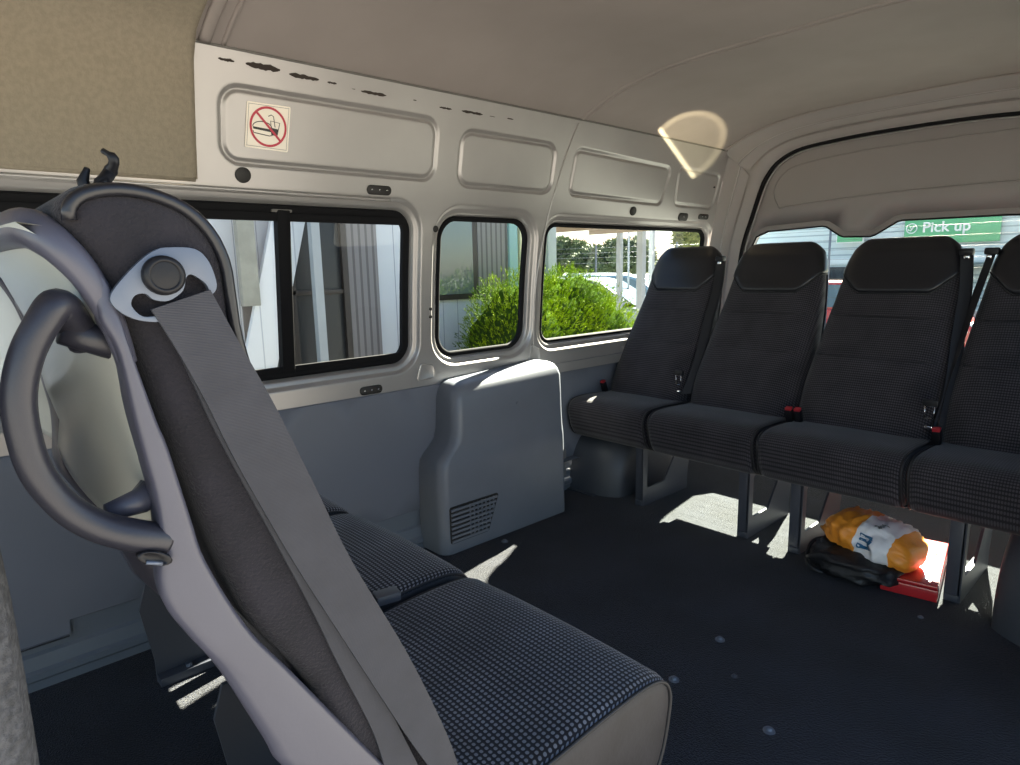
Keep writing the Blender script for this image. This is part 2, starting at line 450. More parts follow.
# windows (frame + glass) : every window a setting object
def window(i, loop, frame_w, two=False):
    y0, y1, z0, z1, r = WIN[i]
    D = -.030
    rings = [[wall(a, b, d) for a, b in offset_loop(loop, o)] for o, d in ((-.006, D - .006), (-.006, D + .004), (0, D + .010), (frame_w * .5, D + .010), (frame_w, D + .006), (frame_w, D - .010))]
    f = mesh('window_%d' % (i + 1), *g_strips(rings), 'black_rubber', kind='structure', auto=40)
    il = offset_loop(loop, frame_w)
    if not two:
        mesh('glass', *g_sheet(il, [], lambda a, b: wall(a, b, D - .004), .12), 'window_glass', f)
    else:
        ym = .805
        mesh('glass', *g_sheet(il, [], lambda a, b: wall(a, b, D - .005), .12), 'window_glass', f)
        lp = rpoly(rect(ym - .014, ym + .024, z0 + .01, z1 - .01), .004, 2)
        mesh('mullion', *g_loft([[wall(a, b, D - .012) for a, b in lp], [wall(a, b, D + .016) for a, b in lp], [wall(a, b, D + .018) for a, b in offset_loop(lp, .003)]]), 'black_rubber', f, auto=40)
        # rails of the sliding pane
        for (a0, a1, b0, b1) in ((y0 + .03, y1 - .02, z0 + .014, z0 + .030), (y0 + .03, y1 - .02, z1 - .040, z1 - .018)):
            lp = densify(rect(a0, a1, b0, b1), .1)
            mesh('rail', *g_loft([[wall(a, b, D - .002) for a, b in lp], [wall(a, b, D + .013) for a, b in lp], [wall(a, b, D + .014) for a, b in offset_loop(lp, .003)]]), 'black_rubber', f, auto=40)
        lp = rpoly(rect(ym - .03, ym + .03, z1 - .016, z1 - .008), .003, 2)
        mesh('catch', *g_loft([[wall(a, b, D) for a, b in lp], [wall(a, b, D + .016) for a, b in lp]]), 'groove', f, auto=40)
    return f
window(0, win_loops[0], .020, True); window(1, win_loops[1], .011); window(2, win_loops[2], .009)

# ceiling with ribs
def ceil_profile(y, n=44, x0=-1.75, x1=-.15):
    out = []
    for k in range(n + 1):
        t = k / n; t = .5 - .5 * math.cos(PI * t); x = lerp(x0, x1, t); out.append(Vector((x, y, ceil_z(x, y))))
    return out
ys = [YF + (YB - YF) * k / 30 for k in range(31)]
cl = mesh('ceiling', *g_loft([ceil_profile(y) for y in ys], cap=False, closed=False), 'headliner', kind='structure')
def ceil_rib(name, y, r, m, dz=0, yfun=None, ratio=2.2):
    pts = [p + Vector((0, 0, dz)) for p in ceil_profile(y, 50)]
    if yfun: pts = [Vector((p.x, yfun(p.x), ceil_z(p.x, yfun(p.x)) + dz)) for p in pts]
    return tube(name, pts, r, m, cl, n=10, flat=(Vector((0, 1, 0)), ratio))
ceil_rib('rib', 1.985, .0045, 'headliner', 0)
ceil_rib('rib', 2.01, .003, 'headliner', -.0005)
ceil_rib('rib', 3.05, .004, 'headliner', -.002)
tube('edge_bead', [Vector((wx(1.548) + .003, y, ceil_z(-1.74, y) + .001)) for y in ys], .0035, 'groove', cl, n=8)
# front felt liner over wall and roof edge, with its channel
def liner_pts(y, d=.014):
    pts = [wall(y, z, d) for z in (1.240, 1.30, 1.36, 1.42, 1.47, 1.51)]
    pts += [Vector((x, y, ceil_z(x, y) - d * .8)) for x in (-1.70, -1.66, -1.60, -1.52, -1.40, -1.25, -1.05, -.8, -.5, -.2)]
    return pts
secs = [liner_pts(y) for y in (YF, -.6, 0, .3, .50, .560)] + [liner_pts(.573, .010), liner_pts(.575, 0)]
v, f = g_loft(secs, cap=False, closed=False)
tl = mesh('trim_1', v, f, 'liner_felt', kind='structure')
tube('liner_edge', [wall(YF, 1.240, .008), wall(.2, 1.240, .008), wall(.568, 1.240, .008)], .007, 'liner_felt', tl, n=8)
tube('joint_strip', [Vector((x, .600, ceil_z(x, .6) - .002)) for x in [-1.73, -1.715, -1.70, -1.67, -1.63, -1.58, -1.5, -1.4, -1.25, -1, -.7, -.4, -.2]], .007, 'headliner', cl, n=8, flat=(Vector((0, 1, 0)), 2.2))
tube('joint_strip', [Vector((x, .645, ceil_z(x, .6) - .001)) for x in [-1.73, -1.715, -1.70, -1.67, -1.63, -1.58, -1.5, -1.4, -1.25, -1, -.7, -.4, -.2]], .004, 'headliner', cl, n=8, flat=(Vector((0, 1, 0)), 1.5))

# rear door frame : loft from wall/roof section to the seal curve
SEALH = [(-1.735, .02), (-1.735, .5), (-1.730, .85), (-1.711, 1.065), (-1.659, 1.238), (-1.612, 1.38), (-1.578, 1.44), (-1.53, 1.490), (-1.433, 1.532), (-1.28, 1.548), (-1.126, 1.556), (-.95, 1.558)]
seal = SEALH + [(2 * XC - x, z) for x, z in SEALH[-2::-1]]
seal = [Vector((x, 3.2, z)) for x, z in seal]
seal = smooth_path(seal, 5)
def resample(pts, n):
    L = [0]
    for i in range(1, len(pts)): L.append(L[-1] + (pts[i] - pts[i - 1]).length)
    out = []
    for k in range(n):
        s = L[-1] * k / (n - 1); i = 1
        while i < len(pts) - 1 and L[i] < s: i += 1
        t = (s - L[i - 1]) / max(1e-9, L[i] - L[i - 1]); out.append(pts[i - 1].lerp(pts[i], t))
    return out
aw = [Vector((wx(z), 3.095, z)) for z in [0, .3, .6, .8, 1, 1.17, 1.3, 1.42, 1.50, 1.54]]
ac = [Vector((p.x, 3.06, p.z)) for p in ceil_profile(3.06, 40)]
A = aw + ac + [Vector((2 * XC - p.x, p.y, p.z)) for p in aw[::-1]]
A = resample(A, 150); B = resample(seal, 150)
def mid(t, off=0.0, oy=0.0):
    out = []
    for a, b in zip(A, B):
        p = a.lerp(b, t); inn = Vector((XC - p.x, 0, .7 - p.z)).normalized()
        out.append(p + inn * off + Vector((0, oy, 0)))
    return out
fr = mesh('trim_2', *g_loft([A, mid(.30, .004, -.002), mid(.34, .010, -.006), mid(.38, .002), mid(.62, .002), mid(.66, .008, -.010), mid(.80, .010, -.014), mid(.93, .012, -.012), mid(.97, .006, -.004), B], cap=False, closed=False), 'tailgate_trim', kind='structure', auto=50)
mesh('door_gap_cover', *g_loft([B, [p + Vector((0, .03, 0)) for p in B]], cap=False, closed=False), 'black_rubber', fr)
tube('door_seal', mid(1.0, .006, -.006), .011, 'black_rubber', fr, n=10)
tube('seal_highlight', mid(1.0, .020, .004), .0035, 'wall_metal', fr, n=8)  # pale tube added along the seal to imitate its bright highlight line
tube('frame_bead', mid(.34, .006, -.004), .003, 'wall_metal', fr, n=8)
# tailgate inner panel with window opening
ol = [(p.x, p.z) for p in B]
wtop = [(-.30, 1.125), (-.26, 1.05), (-.26, .60), (-.31, .53), (-1.59, .53), (-1.655, .60), (-1.675, .80), (-1.672, 1.06), (-1.64, 1.128), (-1.58, 1.152), (-1.315, 1.162), (-1.295, 1.158), (-1.235, 1.116), (-1.215, 1.108), (-1.10, 1.104), (-1.08, 1.110), (-.995, 1.162), (-.975, 1.167), (-.6, 1.163), (-.38, 1.150)]
wloop = densify([tuple(p) for p in wtop], .018)
tg = lambda a, b: Vector((a, 3.222, b))
tp = joinp(g_sheet(ol, [wloop], tg, .12),
           g_strips([[tg(a, b) for a, b in wloop], [tg(a, b) + Vector((0, -.006, 0)) for a, b in offset_loop(wloop, -.006)], [tg(a, b) + Vector((0, -.004, 0)) for a, b in offset_loop(wloop, -.016)], [tg(a, b) + Vector((0, .001, 0)) for a, b in offset_loop(wloop, -.030)]]),
           g_strips([[tg(a, b) for a, b in wloop], [tg(a, b) + Vector((0, .04, 0)) for a, b in offset_loop(wloop, -.004)]]))
dr = mesh('door_1', *tp, 'tailgate_trim', kind='structure', auto=50)
tube('crease', [Vector((-1.53, 3.219, 1.262)), Vector((-1.35, 3.219, 1.275)), Vector((-1.0, 3.219, 1.29)), Vector((-.5, 3.219, 1.29))], .003, 'tailgate_trim', dr, n=8, sm=5)
tube('crease', [Vector((-1.53, 3.219, 1.262)), Vector((-1.56, 3.219, 1.34)), Vector((-1.52, 3.219, 1.42)), Vector((-1.42, 3.219, 1.46)), Vector((-1.1, 3.219, 1.485)), Vector((-.6, 3.219, 1.485))], .002, 'tailgate_trim', dr, n=8, sm=5)
tube('window_seal', [tg(a, b) + Vector((0, -.001, 0)) for a, b in wloop], .004, 'black_rubber', dr, n=8, closed=True)
w4 = mesh('window_4', *g_sheet(offset_loop(wloop, -.004), [], lambda a, b: Vector((a, 3.255, b)), .15), 'rear_glass', kind='structure')
hl = []
for k in range(13):
    z = .60 + k * .045
    hl.append(g_tube([Vector((-1.64, 3.253, z)), Vector((-.30, 3.253, z))], .0006, 4))
mesh('heating_wires', *joinp(*hl), 'black_plastic', w4)

# right wall (behind the open sliding door), mirror of the left
def rwall(y, z, d=0):
    p = wall(y, z, d); return Vector((2 * XC - p.x, p.y, p.z))
RW = densify(rpoly(rect(1.95, 3.0, .69, 1.168), .06, 6), .08)
mesh('wall_right', *joinp(g_sheet([(1.62, .0), (YB, .0), (YB, 1.575), (1.62, 1.58)], [RW], rwall, .12), g_strips([[rwall(a, b) for a, b in RW], [rwall(a, b, -.03) for a, b in offset_loop(RW, .006)]])), 'wall_metal', kind='structure')
mesh('window_5', *g_sheet(offset_loop(RW, .006), [], lambda a, b: rwall(a, b, -.028), .15), 'window_glass', kind='structure')

# ------------------------------------------------------------------ heater cover box
hc = thing('heater_cover', 'tall blue grey plastic cover box with a louvred grille against the side wall', 'cover box', (-1.80, 1.55, 0))
def hc_sec(z, y0, y1, xf, ins, r=.04):
    i2 = ins if z > .6 else 0
    c = [(-1.866, y0 + ins), (xf - ins, y0 + ins), (xf - i2, y1 - i2), (-1.866, y1 - i2)]
    return [Vector((a, b, z)) for a, b in rpoly(c, [.004, r, r * .6, .004], 6)]
secs = []
for z, y0, ins, xf in ((.005, 1.245, .004, -1.728), (.03, 1.243, 0, -1.728), (.15, 1.243, 0, -1.729), (.30, 1.245, 0, -1.731), (.335, 1.248, .003, -1.732), (.356, 1.262, .006, -1.735), (.375, 1.288, .003, -1.738), (.40, 1.315, 0, -1.740), (.44, 1.325, 0, -1.742), (.52, 1.330, 0, -1.745), (.585, 1.334, 0, -1.748), (.610, 1.336, .006, -1.750), (.627, 1.338, .016, -1.752), (.637, 1.338, .032, -1.754), (.640, 1.338, .050, -1.756)):
    secs.append(hc_sec(z, y0, 1.875, xf, ins, .038))
for s_ in secs:
    for p in s_:
        if p.z > .42: p.z -= .028 * (1 - min(1, max(0, (p.y - 1.338) / .50))) * min(1, (p.z - .42) / .12) + .008 * min(1, (p.z - .42) / .12)
body = mesh('body', *g_loft(secs), 'cover_plastic', hc, auto=50)
for o in (body,): o.location = (1.80, -1.55, 0)
# grille : dark recess + slats
def gfn(y, z, d=0): return Vector((-1.7275 + d, y - .012, z - .004))
gl = rpoly([(1.287, .050), (1.46, .050), (1.515, .185), (1.287, .185)], .008, 3)
gr_ = mesh('grille', *g_loft([[gfn(a, b, -.002) for a, b in gl], [gfn(a, b, .002) for a, b in gl], [gfn(a, b, .0022) for a, b in offset_loop(gl, .002)], [gfn(a, b, .0005) for a, b in offset_loop(gl, .004)]]), 'dark_plug', hc, auto=40); gr_.location = (1.80, -1.55, 0)
P = []
for k in range(8):
    z = .058 + k * .0165; y1 = 1.285 + (1.46 + (z - .05) / .135 * .055 - 1.285) - .006
    P.append(g_box((-1.7245, (1.291 + y1) / 2 - .012, z - .004), (.005, y1 - 1.291, .0085), Matrix.Rotation(R(0), 3, 'X')))
for k in range(7):
    y = 1.375 + k * .0185
    zt = .18 if y < 1.46 else .18
    zb = .054 if y < 1.455 else .054 + (y - 1.455) / .055 * .13
    if zt - zb > .02: P.append(g_box((-1.7240, y - .012, (zt + zb) / 2 - .004), (.004, .004, zt - zb)))
sl = mesh('slats', *joinp(*P), 'cover_plastic', gr_, smooth=False)
sc = mesh('clip', *g_cyl((-1.746, 1.62, .50), .006, .003, 'X', 12), 'panel_vinyl', hc); sc.location = (1.80, -1.55, 0)

# wheel arches
def arch(name, x0, x1, yc, label, zt=.30, hy=.26):
    t = thing(name, label, 'wheel arch', ((x0 + x1) / 2, yc, 0))
    secs = []; n = 26; sg = 1 if x1 > x0 else -1
    for s in (0, .5, .75, .88, .95, .985, 1.0):
        x = lerp(x0, x1, s) ; k = 1 if s <= .5 else math.sqrt(max(0, 1 - ((s - .5) / .5) ** 2 * .40)) 
        if s == 1.0: k *= .93
        sec = []
        for i in range(n + 1):
            a = PI * i / n
            sec.append(Vector((x - (x0 + x1) / 2, -math.cos(a) * hy * k * (1 if abs(math.cos(a)) < .95 else 1), max(.002, max(0, math.sin(a)) ** .75 * zt * k))))
        secs.append(sec)
    mesh('shell', *g_loft(secs, cap=True, closed=True), 'arch_plastic', t, auto=60)
    mesh('flange', *g_loft([[Vector((lerp(x0, x1, s) - (x0 + x1) / 2, yy, zz)) for yy, zz in ((-hy - .02, .001), (-hy - .02, .006), (hy + .02, .006), (hy + .02, .001))] for s in (0, .6)]), 'arch_plastic', t, smooth=False)
    return t
arch('wheel_arch', -1.915, -1.665, 2.36, 'dark grey moulded wheel arch on the floor under the rear seat nearest the wall')
arch('wheel_arch', -.034, -.325, 2.32, 'dark grey moulded wheel arch at the right edge, under the rightmost rear seat', .34, .34)
o = box('vent_plate', (-1.9120, 2.02, .13), (.006, .10, .12), 'wall_metal', wl, .002)
box('vent_slots', (-1.9085, 2.02, .15), (.004, .055, .05), 'dark_plug', wl, .001)

# ------------------------------------------------------------------ seats
def cushion_loft(w, prof, ends=((0, .030), (.004, .014), (.012, .004), (.028, 0))):
    cy = sum(p[0] for p in prof) / len(prof); cz = sum(p[1] for p in prof) / len(prof)
    pr = [tuple(p) for p in smooth_path([Vector((a, b, 0)) for a, b in prof], 4, True)]
    pr = [(p[0], p[1]) for p in pr]
    xs = [(-w / 2 + e, d) for e, d in ends]
    nm = 8
    xs += [(lerp(-w / 2 + ends[-1][0], w / 2 - ends[-1][0], k / nm), 0) for k in range(1, nm)]
    xs += [(w / 2 - e, d) for e, d in ends[::-1]]
    secs = []
    for x, d in xs:
        q = offset_loop(pr, d) if d else pr
        crown = .006 * (1 - (2 * x / w) ** 2)
        secs.append([Vector((x, a, b + (crown if b > cz else 0))) for a, b in q])
    return g_loft(secs), pr
CUSH = [(.015, .428), (.06, .431), (.16, .426), (.28, .432), (.37, .432), (.415, .420), (.436, .392), (.434, .35), (.415, .29), (.375, .256), (.25, .250), (.10, .258), (.04, .28), (.01, .34), (.0, .40)]
BACKF = [(.36, .20), (.40, .192), (.45, .176), (.515, .146), (.626, .080), (.72, .020), (.80, -.035), (.851, -.068), (.92, -.103), (.968, -.124), (1.006, -.138), (1.034, -.150), (1.052, -.165)]   # z, y front
BACKB = [(.40, -.045), (.515, -.075), (.617, -.125), (.70, -.160), (.749, -.178), (.84, -.200), (.90, -.212), (.952, -.222), (1.0, -.236), (1.034, -.244), (1.052, -.232)]
bf = lambda z: interp(z, [p[0] for p in BACKF], [p[1] for p in BACKF])
bb = lambda z: interp(z, [p[0] for p in BACKB], [p[1] for p in BACKB])
def hw(z, w): return w / 2 * interp(z, [.40, .52, .62, .72, .80, .88, .95, 1.0, 1.04, 1.075], [1.0, 1.03, 1.0, .965, .93, .89, .845, .79, .72, .62])
def back_pt(th, z, w, inf=0):
    """point on the rear-seat backrest surface; th around the section"""
    h = hw(z, w) + inf; f = bf(z) + inf; b = bb(z) - inf
    zt = 1.078
    cap = 1.0
    if z > 1.03: cap = math.sqrt(max(0.0, 1 - ((z - 1.03) / (zt - 1.03)) ** 2))
    yc = (f + b) / 2; hy = (f - b) / 2 * max(.05, cap); h = h * (.80 + .20 * cap)
    c, s = math.cos(th), math.sin(th); p = 2 / 5.0
    x = h * math.copysign(abs(c) ** p, c); y = hy * math.copysign(abs(s) ** (2 / 2.6), s)
    return Vector((x, yc + y, z))
NS = 56
def make_rear_seat(w=.45):
    t = thing('van_seat', '', 'seat', (0, 0, 0))
    (v, f), pr = cushion_loft(w, CUSH)
    cu = mesh('cushion', v, f, 'fabric_rear', t)
    for sx in (-1, 1):
        tube('piping', [Vector((sx * (w / 2 - .006), a, b)) for a, b in offset_loop(pr, .006)], .0038, 'piping', cu, n=6, closed=True)
    zs = [.37, .43, .48, .55, .62, .68, .74, .80, .85, .90, .94, .98, 1.01, 1.03, 1.045, 1.057, 1.066, 1.073, 1.0775]
    bk = mesh('backrest', *g_loft([[back_pt(2 * PI * k / NS, z, w) for k in range(NS)] for z in zs]), 'fabric_rear', t)
    # seams across the front
    for z in (.66, .80):
        pts = [back_pt(PI * k / 40, z, w, .0005) for k in range(3, 38)]
        tube('seam', pts, .0015, 'piping', bk, n=6)
    # head cover
    secs = []
    for r in [i / 14 for i in range(15)]:
        row = []
        for k in range(NS):
            th = 2 * PI * k / NS; c = math.cos(th)
            zc = .880 + .070 * max(0, min(1, (abs(math.copysign(abs(c) ** .4, c)) - .58) / .40)) if math.sin(th) > -1e-6 else .950
            rr = 1 - (1 - r) ** 1.3
            z = lerp(zc, 1.0778, rr)
            row.append(back_pt(th, z, w, .007 if 0 < r < 1 else .002))
        secs.append(row)
    hc_ = mesh('head_cover', *g_loft(secs), 'vinyl', t)
    tube('cover_piping', secs[0], .0035, 'piping', hc_, n=6, closed=True)
    # grey shell on the back
    zs2 = [.42, .5, .6, .7, .8, .9, .97, 1.01]
    sh = []
    for z in zs2:
        row = []
        for k in range(13):
            th = PI + .35 + (PI - .7) * k / 12
            row.append(back_pt(th, z, w, .006))
        sh.append(row)
    mesh('back_shell', *g_loft(sh, cap=False, closed=False), 'shell_bar', t)
    # seat pan rail
    box('pan', (0, .17, .266), (w - .06, .28, .04), 'leg_paint', t, .004)
    return t
def leg_frame(parent, lx, thick=.042, gusset=True):
    """front post, base rail, web plate with a cut-out, in the y/z plane. local y forward"""
    o = [(.355, 0), (.355, .262), (.02, .262), (-.0, .20), (.02, .06), (.02, 0)]
    hole = rpoly([(.325, .075), (.325, .235), (.13, .235), (.13, .165), (.20, .075)], .012, 3)
    v1, f1 = g_sheet(o, [hole], lambda a, b: Vector((lx - .004, a, b)), .2)
    v2, f2 = g_sheet(o, [hole], lambda a, b: Vector((lx + .004, a, b)), .2)
    e = []
    for loop in (o, hole):
        e.append(g_strips([[Vector((lx - .004, a, b)) for a, b in loop], [Vector((lx + .004, a, b)) for a, b in loop]]))
    lg = mesh('leg', *joinp((v1, f1), (v2, f2), *e), 'leg_paint', parent, smooth=False)
    box('leg_post', (lx + .018, .345, .131), (thick, .020, .262), 'leg_paint', lg, .003)
    box('foot_rail', (lx + .018, .19, .012), (thick * .9, .34, .022), 'leg_paint', lg, .003)
    for yy in (.09, .29):
        mesh('foot_bolt', *g_cyl((lx + .022, yy, .027), .008, .010, 'Z', 6), 'steel', lg, smooth=False)
    return lg
def strip(name, L, Rr, m, parent, th=.0016, n=5, nrm=Vector((1, 0, 0)), **props):
    L = smooth_path(L, n); Rr = smooth_path(Rr, n); k = 6
    secs = []
    for a, b in zip(L, Rr):
        row = [a.lerp(b, i / k) + nrm * th for i in range(k + 1)] + [a.lerp(b, 1 - i / k) - nrm * th for i in range(k + 1)]
        secs.append(row)
    return mesh(name, *g_loft(secs), m, parent, auto=50, **props)
def rear_belt(t, s, w, buckle=True):
    """belt hanging from the shoulder of the backrest on local side s (+1/-1)"""
    x0 = s * w * .40; x1 = s * w * .455
    a = [Vector((s * w * .40, bf(1.0) - .01, 1.01)), Vector((s * w * .435, bf(.9) - .01, .90)), Vector((s * w * .465, bf(.75) - .01, .75)), Vector((s * w * .50, bf(.6) - .01, .58)), Vector((s * w * .49, bf(.5) + .01, .46))]
    b = [p + Vector((s * .030, -.034, 0)) for p in a]
    bl = strip('seat_belt', a, b, 'belt_black', t, nrm=Vector((0, 1, .1)))
    bx = box('belt_guide', (s * w * .43, bf(1.02) - .02, 1.020), (.042, .035, .024), 'black_plastic', bl, .008)
    box('guide_pin', (s * w * .44, bf(1.02) + .0, 1.002), (.016, .006, .010), 'chrome', bl, .002)
    tn = []
    if buckle:
        q = Vector((s * w * .47, bf(.52) + .03, .52))
        lp = [(q.x - .014, q.z + .020), (q.x + .014, q.z + .020), (q.x + .012, q.z - .020), (q.x - .013, q.z - .018)]
        tube('tongue', [Vector((a_, q.y, b_)) for a_, b_ in lp], .0028, 'chrome', bl, n=6, closed=True)
        box('tongue_grip', (q.x, q.y - .004, q.z + .030), (.045, .012, .022), 'black_plastic', bl, .004)
        box('slot', (q.x, q.y - .002, .470), (.022, .006, .010), 'chrome', bl, .002)
    return bl
def buckle(t, x, y=.205):
    b = box('buckle', (x, y, .450), (.024, .022, .05), 'black_plastic', t, .004, rot=Matrix.Rotation(R(-20), 3, 'X'))
    box('release_button', (x, y + .010, .477), (.022, .018, .010), 'red_plastic', b, .002, rot=Matrix.Rotation(R(-20), 3, 'X'))
proto = make_rear_seat(.455)
GRP = 'rear row of four seats'
SP = [(-1.692, .41, 'black head covered seat of the rear row beside the side window, nearest the wall'),
      (-1.252, .445, 'rear row seat in dark fabric second from the side wall'),
      (-.795, .455, 'rear row seat in dark fabric third from the side wall, above the orange bag'),
      (-.333, .455, 'rear row seat cut by the right picture edge, fourth from the side wall')]
seats = []
for i, (x, w, lab) in enumerate(SP):
    s = proto if i == 0 else copy_tree(proto)
    s.location = (x, 2.495, 0); s.rotation_euler = (0, 0, PI); s.scale = (w / .455, 1, 1)
    s['label'] = lab; s['group'] = GRP; s['category'] = 'seat'; seats.append(s)
def fix(o, sx):
    pass
leg_frame(seats[0], -.164); leg_frame(seats[1], -.178); leg_frame(seats[2], .091); leg_frame(seats[3], .085)
rear_belt(seats[0], -1, .455); rear_belt(seats[2], -1, .455, True); rear_belt(seats[3], 1, .455, False)
buckle(seats[0], .20); buckle(seats[2], .215); buckle(seats[2], .185, .200); buckle(seats[3], .215, .20)
tube('front_rail', [(.10, .325, .10), (.10, .325, .255), (.085, .325, .262), (-.10, .325, .262), (-.345, .325, .262), (-.358, .325, .255), (-.358, .325, .16)], .0035, 'steel', seats[2], n=8)

# ---- foreground three seats : facing the rear row
FG = 'front bench of three seats'
def fg_profile(f, b, z0=.40):
    out = []
    return out
FRONT = [(.055, .40), (.033, .515), (-.002, .626), (-.039, .72), (-.102, .851), (-.120, .91), (-.130, .955), (-.132, .985), (-.134, 1.010), (-.143, 1.032), (-.159, 1.048), (-.182, 1.057), (-.206, 1.058)]
BACKL = [(-.226, 1.050), (-.232, 1.032), (-.216, 1.000), (-.198, .95), (-.187, .90), (-.172, .84), (-.160, .79), (-.140, .73), (-.100, .66), (-.08, .58), (-.035, .48), (-.03, .40)]
def make_front_seat(w=.46):
    t = thing('van_seat', '', 'seat', (0, 0, 0))
    (v, f), pr = cushion_loft(w * .965, CUSH, ends=((0, .022), (.003, .010), (.008, .003), (.02, 0)))
    cu = mesh('cushion', v, f, ['fabric', 'end_vinyl'], t)
    for p in cu.data.polygons:
        if abs(p.center.x) > w * .965 / 2 - .0045: p.material_index = 1
    for sx in (-1, 1):
        tube('piping', [Vector((sx * (w * .965 / 2 - .003), a, b)) for a, b in offset_loop(pr, .006)], .003, 'piping', cu, n=6, closed=True)
    prof = FRONT + BACKL
    pr2 = [(p.x, p.y) for p in smooth_path([Vector((a, b, 0)) for a, b in prof], 3, True)]
    secs = []
    for x, d in ((-w / 2 - .0, .018), (-w / 2 + .003, .009), (-w / 2 + .010, .002), (-w / 2 + .02, 0), (-.1, 0), (0, 0), (.1, 0), (w / 2 - .02, 0), (w / 2 - .010, .002), (w / 2 - .003, .009), (w / 2, .018)):
        q = offset_loop(pr2, d) if d else pr2
        secs.append([Vector((x, a, b)) for a, b in q])
    bk = mesh('backrest', *g_loft(secs), ['side_fabric', 'fabric', 'vinyl'], t)
    for p in bk.data.polygons:
        c = p.center
        if abs(c.x) < w / 2 - .012:
            p.material_index = 2 if c.z > .90 else 1
            if p.normal.y < -.3: p.material_index = 0
    ep = [(a, b) for a, b in offset_loop(pr2, .006)]
    for sx in (-1, 1):
        tube('piping', [Vector((sx * (w / 2 - .002), a, b)) for a, b in ep[:43]] , .0042, 'vinyl', bk, n=8)
    box('pan', (0, .19, .266), (w - .06, .28, .04), 'leg_paint', t, .004)
    # light back shell, recessed, and its grey side rims
    zz = [.808, .815, .84, .88, .92, .96, 1.0, 1.02, 1.032]
    BZ = [(.785, -.205), (.84, -.196), (.891, -.207), (.952, -.211), (1.0, -.228), (1.024, -.242), (1.034, -.258)]
    rim = lambda z: interp(z, [p[0] for p in BZ], [p[1] for p in BZ])
    rows = []
    for z in zz:
        row = []
        for k in range(15):
            u = -1 + 2 * k / 14
            row.append(Vector((u * (w / 2 - .006), rim(z) + .003 - .012 * (1 - u * u), z)))
        rows.append(row)
    rows = [[p + Vector((0, .010, 0)) for p in rows[0]]] + rows + [[p + Vector((0, .014, -.002)) for p in rows[-1]]]
    sh = mesh('back_shell', *g_loft(rows, cap=False, closed=False), 'shell_light', t)
    return t, cu, bk, sh
RIML = [(-.2205, .990), (-.2185, .980), (-.2175, .972), (-.211, .952), (-.207, .91), (-.204, .885), (-.200, .85), (-.201, .82), (-.204, .795), (-.201, .775), (-.189, .749), (-.172, .715), (-.146, .645), (-.136, .617), (-.10, .56), (-.05, .47)]
RIMR = [(-.226, 1.014), (-.213, 1.0), (-.208, .980), (-.203, .951), (-.194, .907), (-.189, .887), (-.180, .835), (-.173, .800), (-.149, .739), (-.12, .690), (-.080, .622), (-.044, .562), (-.02, .53), (.0, .50), (.02, .44)]
def rim_mesh(t, sx, w):
    L = smooth_path([Vector((0, a, b)) for a, b in RIML], 4); Q = smooth_path([Vector((0, a, b)) for a, b in RIMR], 4)
    secs = []
    for a, b in zip(L, Q):
        row = []
        n = 16
        for k in range(n):
            th = 2 * PI * k / n
            c, s = math.cos(th), math.sin(th)
            u = .5 + .5 * math.copysign(abs(c) ** .75, c); h = math.copysign(abs(s) ** .6, s) * min(1, .2 + len(secs) * .08)
            p = a.lerp(b, u); row.append(Vector((sx * (w / 2 - .001) + h * (.008 if h > 0 else .035) * sx, p.y, p.z)))
        secs.append(row)
    return mesh('side_rim', *g_loft(secs), 'shell_bar', t)
ft, cu, bk, sh = make_front_seat(.455)
far = copy_tree(ft); mid_ = copy_tree(ft)
for s, x, lab in ((ft, -.690, 'nearest seat of the front bench, its grey framed backrest filling the left foreground'),
                  (mid_, -1.153, 'middle seat of the front bench, dotted cushion behind the nearest cushion'),
                  (far, -1.615, 'far seat of the front bench against the side wall, sunlit cushion corner')):
    s.location = (x, .30, 0); s['label'] = lab; s['group'] = FG; s['category'] = 'seat'
rim_mesh(ft, 1, .455); rim_mesh(ft, -1, .455)
def top_rim(t, w):
    p = [(w / 2 - .008, -.2045, .945), (w / 2 - .006, -.2110, .975), (w / 2 - .004, -.2215, 1.001), (w / 2 - .008, -.2325, 1.018), (w / 2 - .024, -.2405, 1.028), (w / 2 - .05, -.245, 1.031), (w / 4, -.248, 1.032), (0, -.250, 1.032)]
    q_ = smooth_path([Vector(a) for a in p] + [Vector((-a[0], a[1], a[2])) for a in p[-2::-1]], 5)
    return mesh('top_rim', *g_tube(q_, [interp(min(i, len(q_) - 1 - i), [0, 5, 18], [.006, .0075, .010]) for i in range(len(q_))], 12, flat=(Vector((0, 0, 1)), 1.25)), 'shell_bar', t)
top_rim(ft, .455); top_rim(mid_, .455); top_rim(far, .455)
leg_frame(ft, -.06); leg_frame(mid_, 0); leg_frame(far, -.07)
box('base_panel', (.205, .06, .20), (.012, .28, .20), 'panel_vinyl', ft, .006, rot=Matrix.Rotation(R(18), 3, 'X'))
# grab handle
hx = .2275 - .002
hp = [(hx - .030, -.222, .958), (hx - .020, -.229, .974), (hx - .004, -.2375, .984), (hx, -.246, .975), (hx, -.256, .957), (hx, -.2625, .935), (hx, -.2635, .912), (hx, -.260, .886), (hx, -.249, .862), (hx, -.234, .845), (hx, -.214, .832), (hx - .004, -.197, .823)]
pth = smooth_path([Vector(p) for p in hp], 6)
rr = [interp(i / (len(pth) - 1), [0, .12, .3, .7, .88, 1], [.010, .0105, .0092, .0090, .0105, .0115]) for i in range(len(pth))]
hd = mesh('grab_handle', *g_tube(pth, rr, 16, flat=(Vector((1, 0, 0)), 1.2)), 'handle_plastic', ft)
mesh('handle_root', *g_tube([Vector((hx - .02, -.235, .968)), Vector((hx - .022, -.212, .958)), Vector((hx - .030, -.196, .952))], [.009, .010, .011], 12), 'handle_plastic', hd)
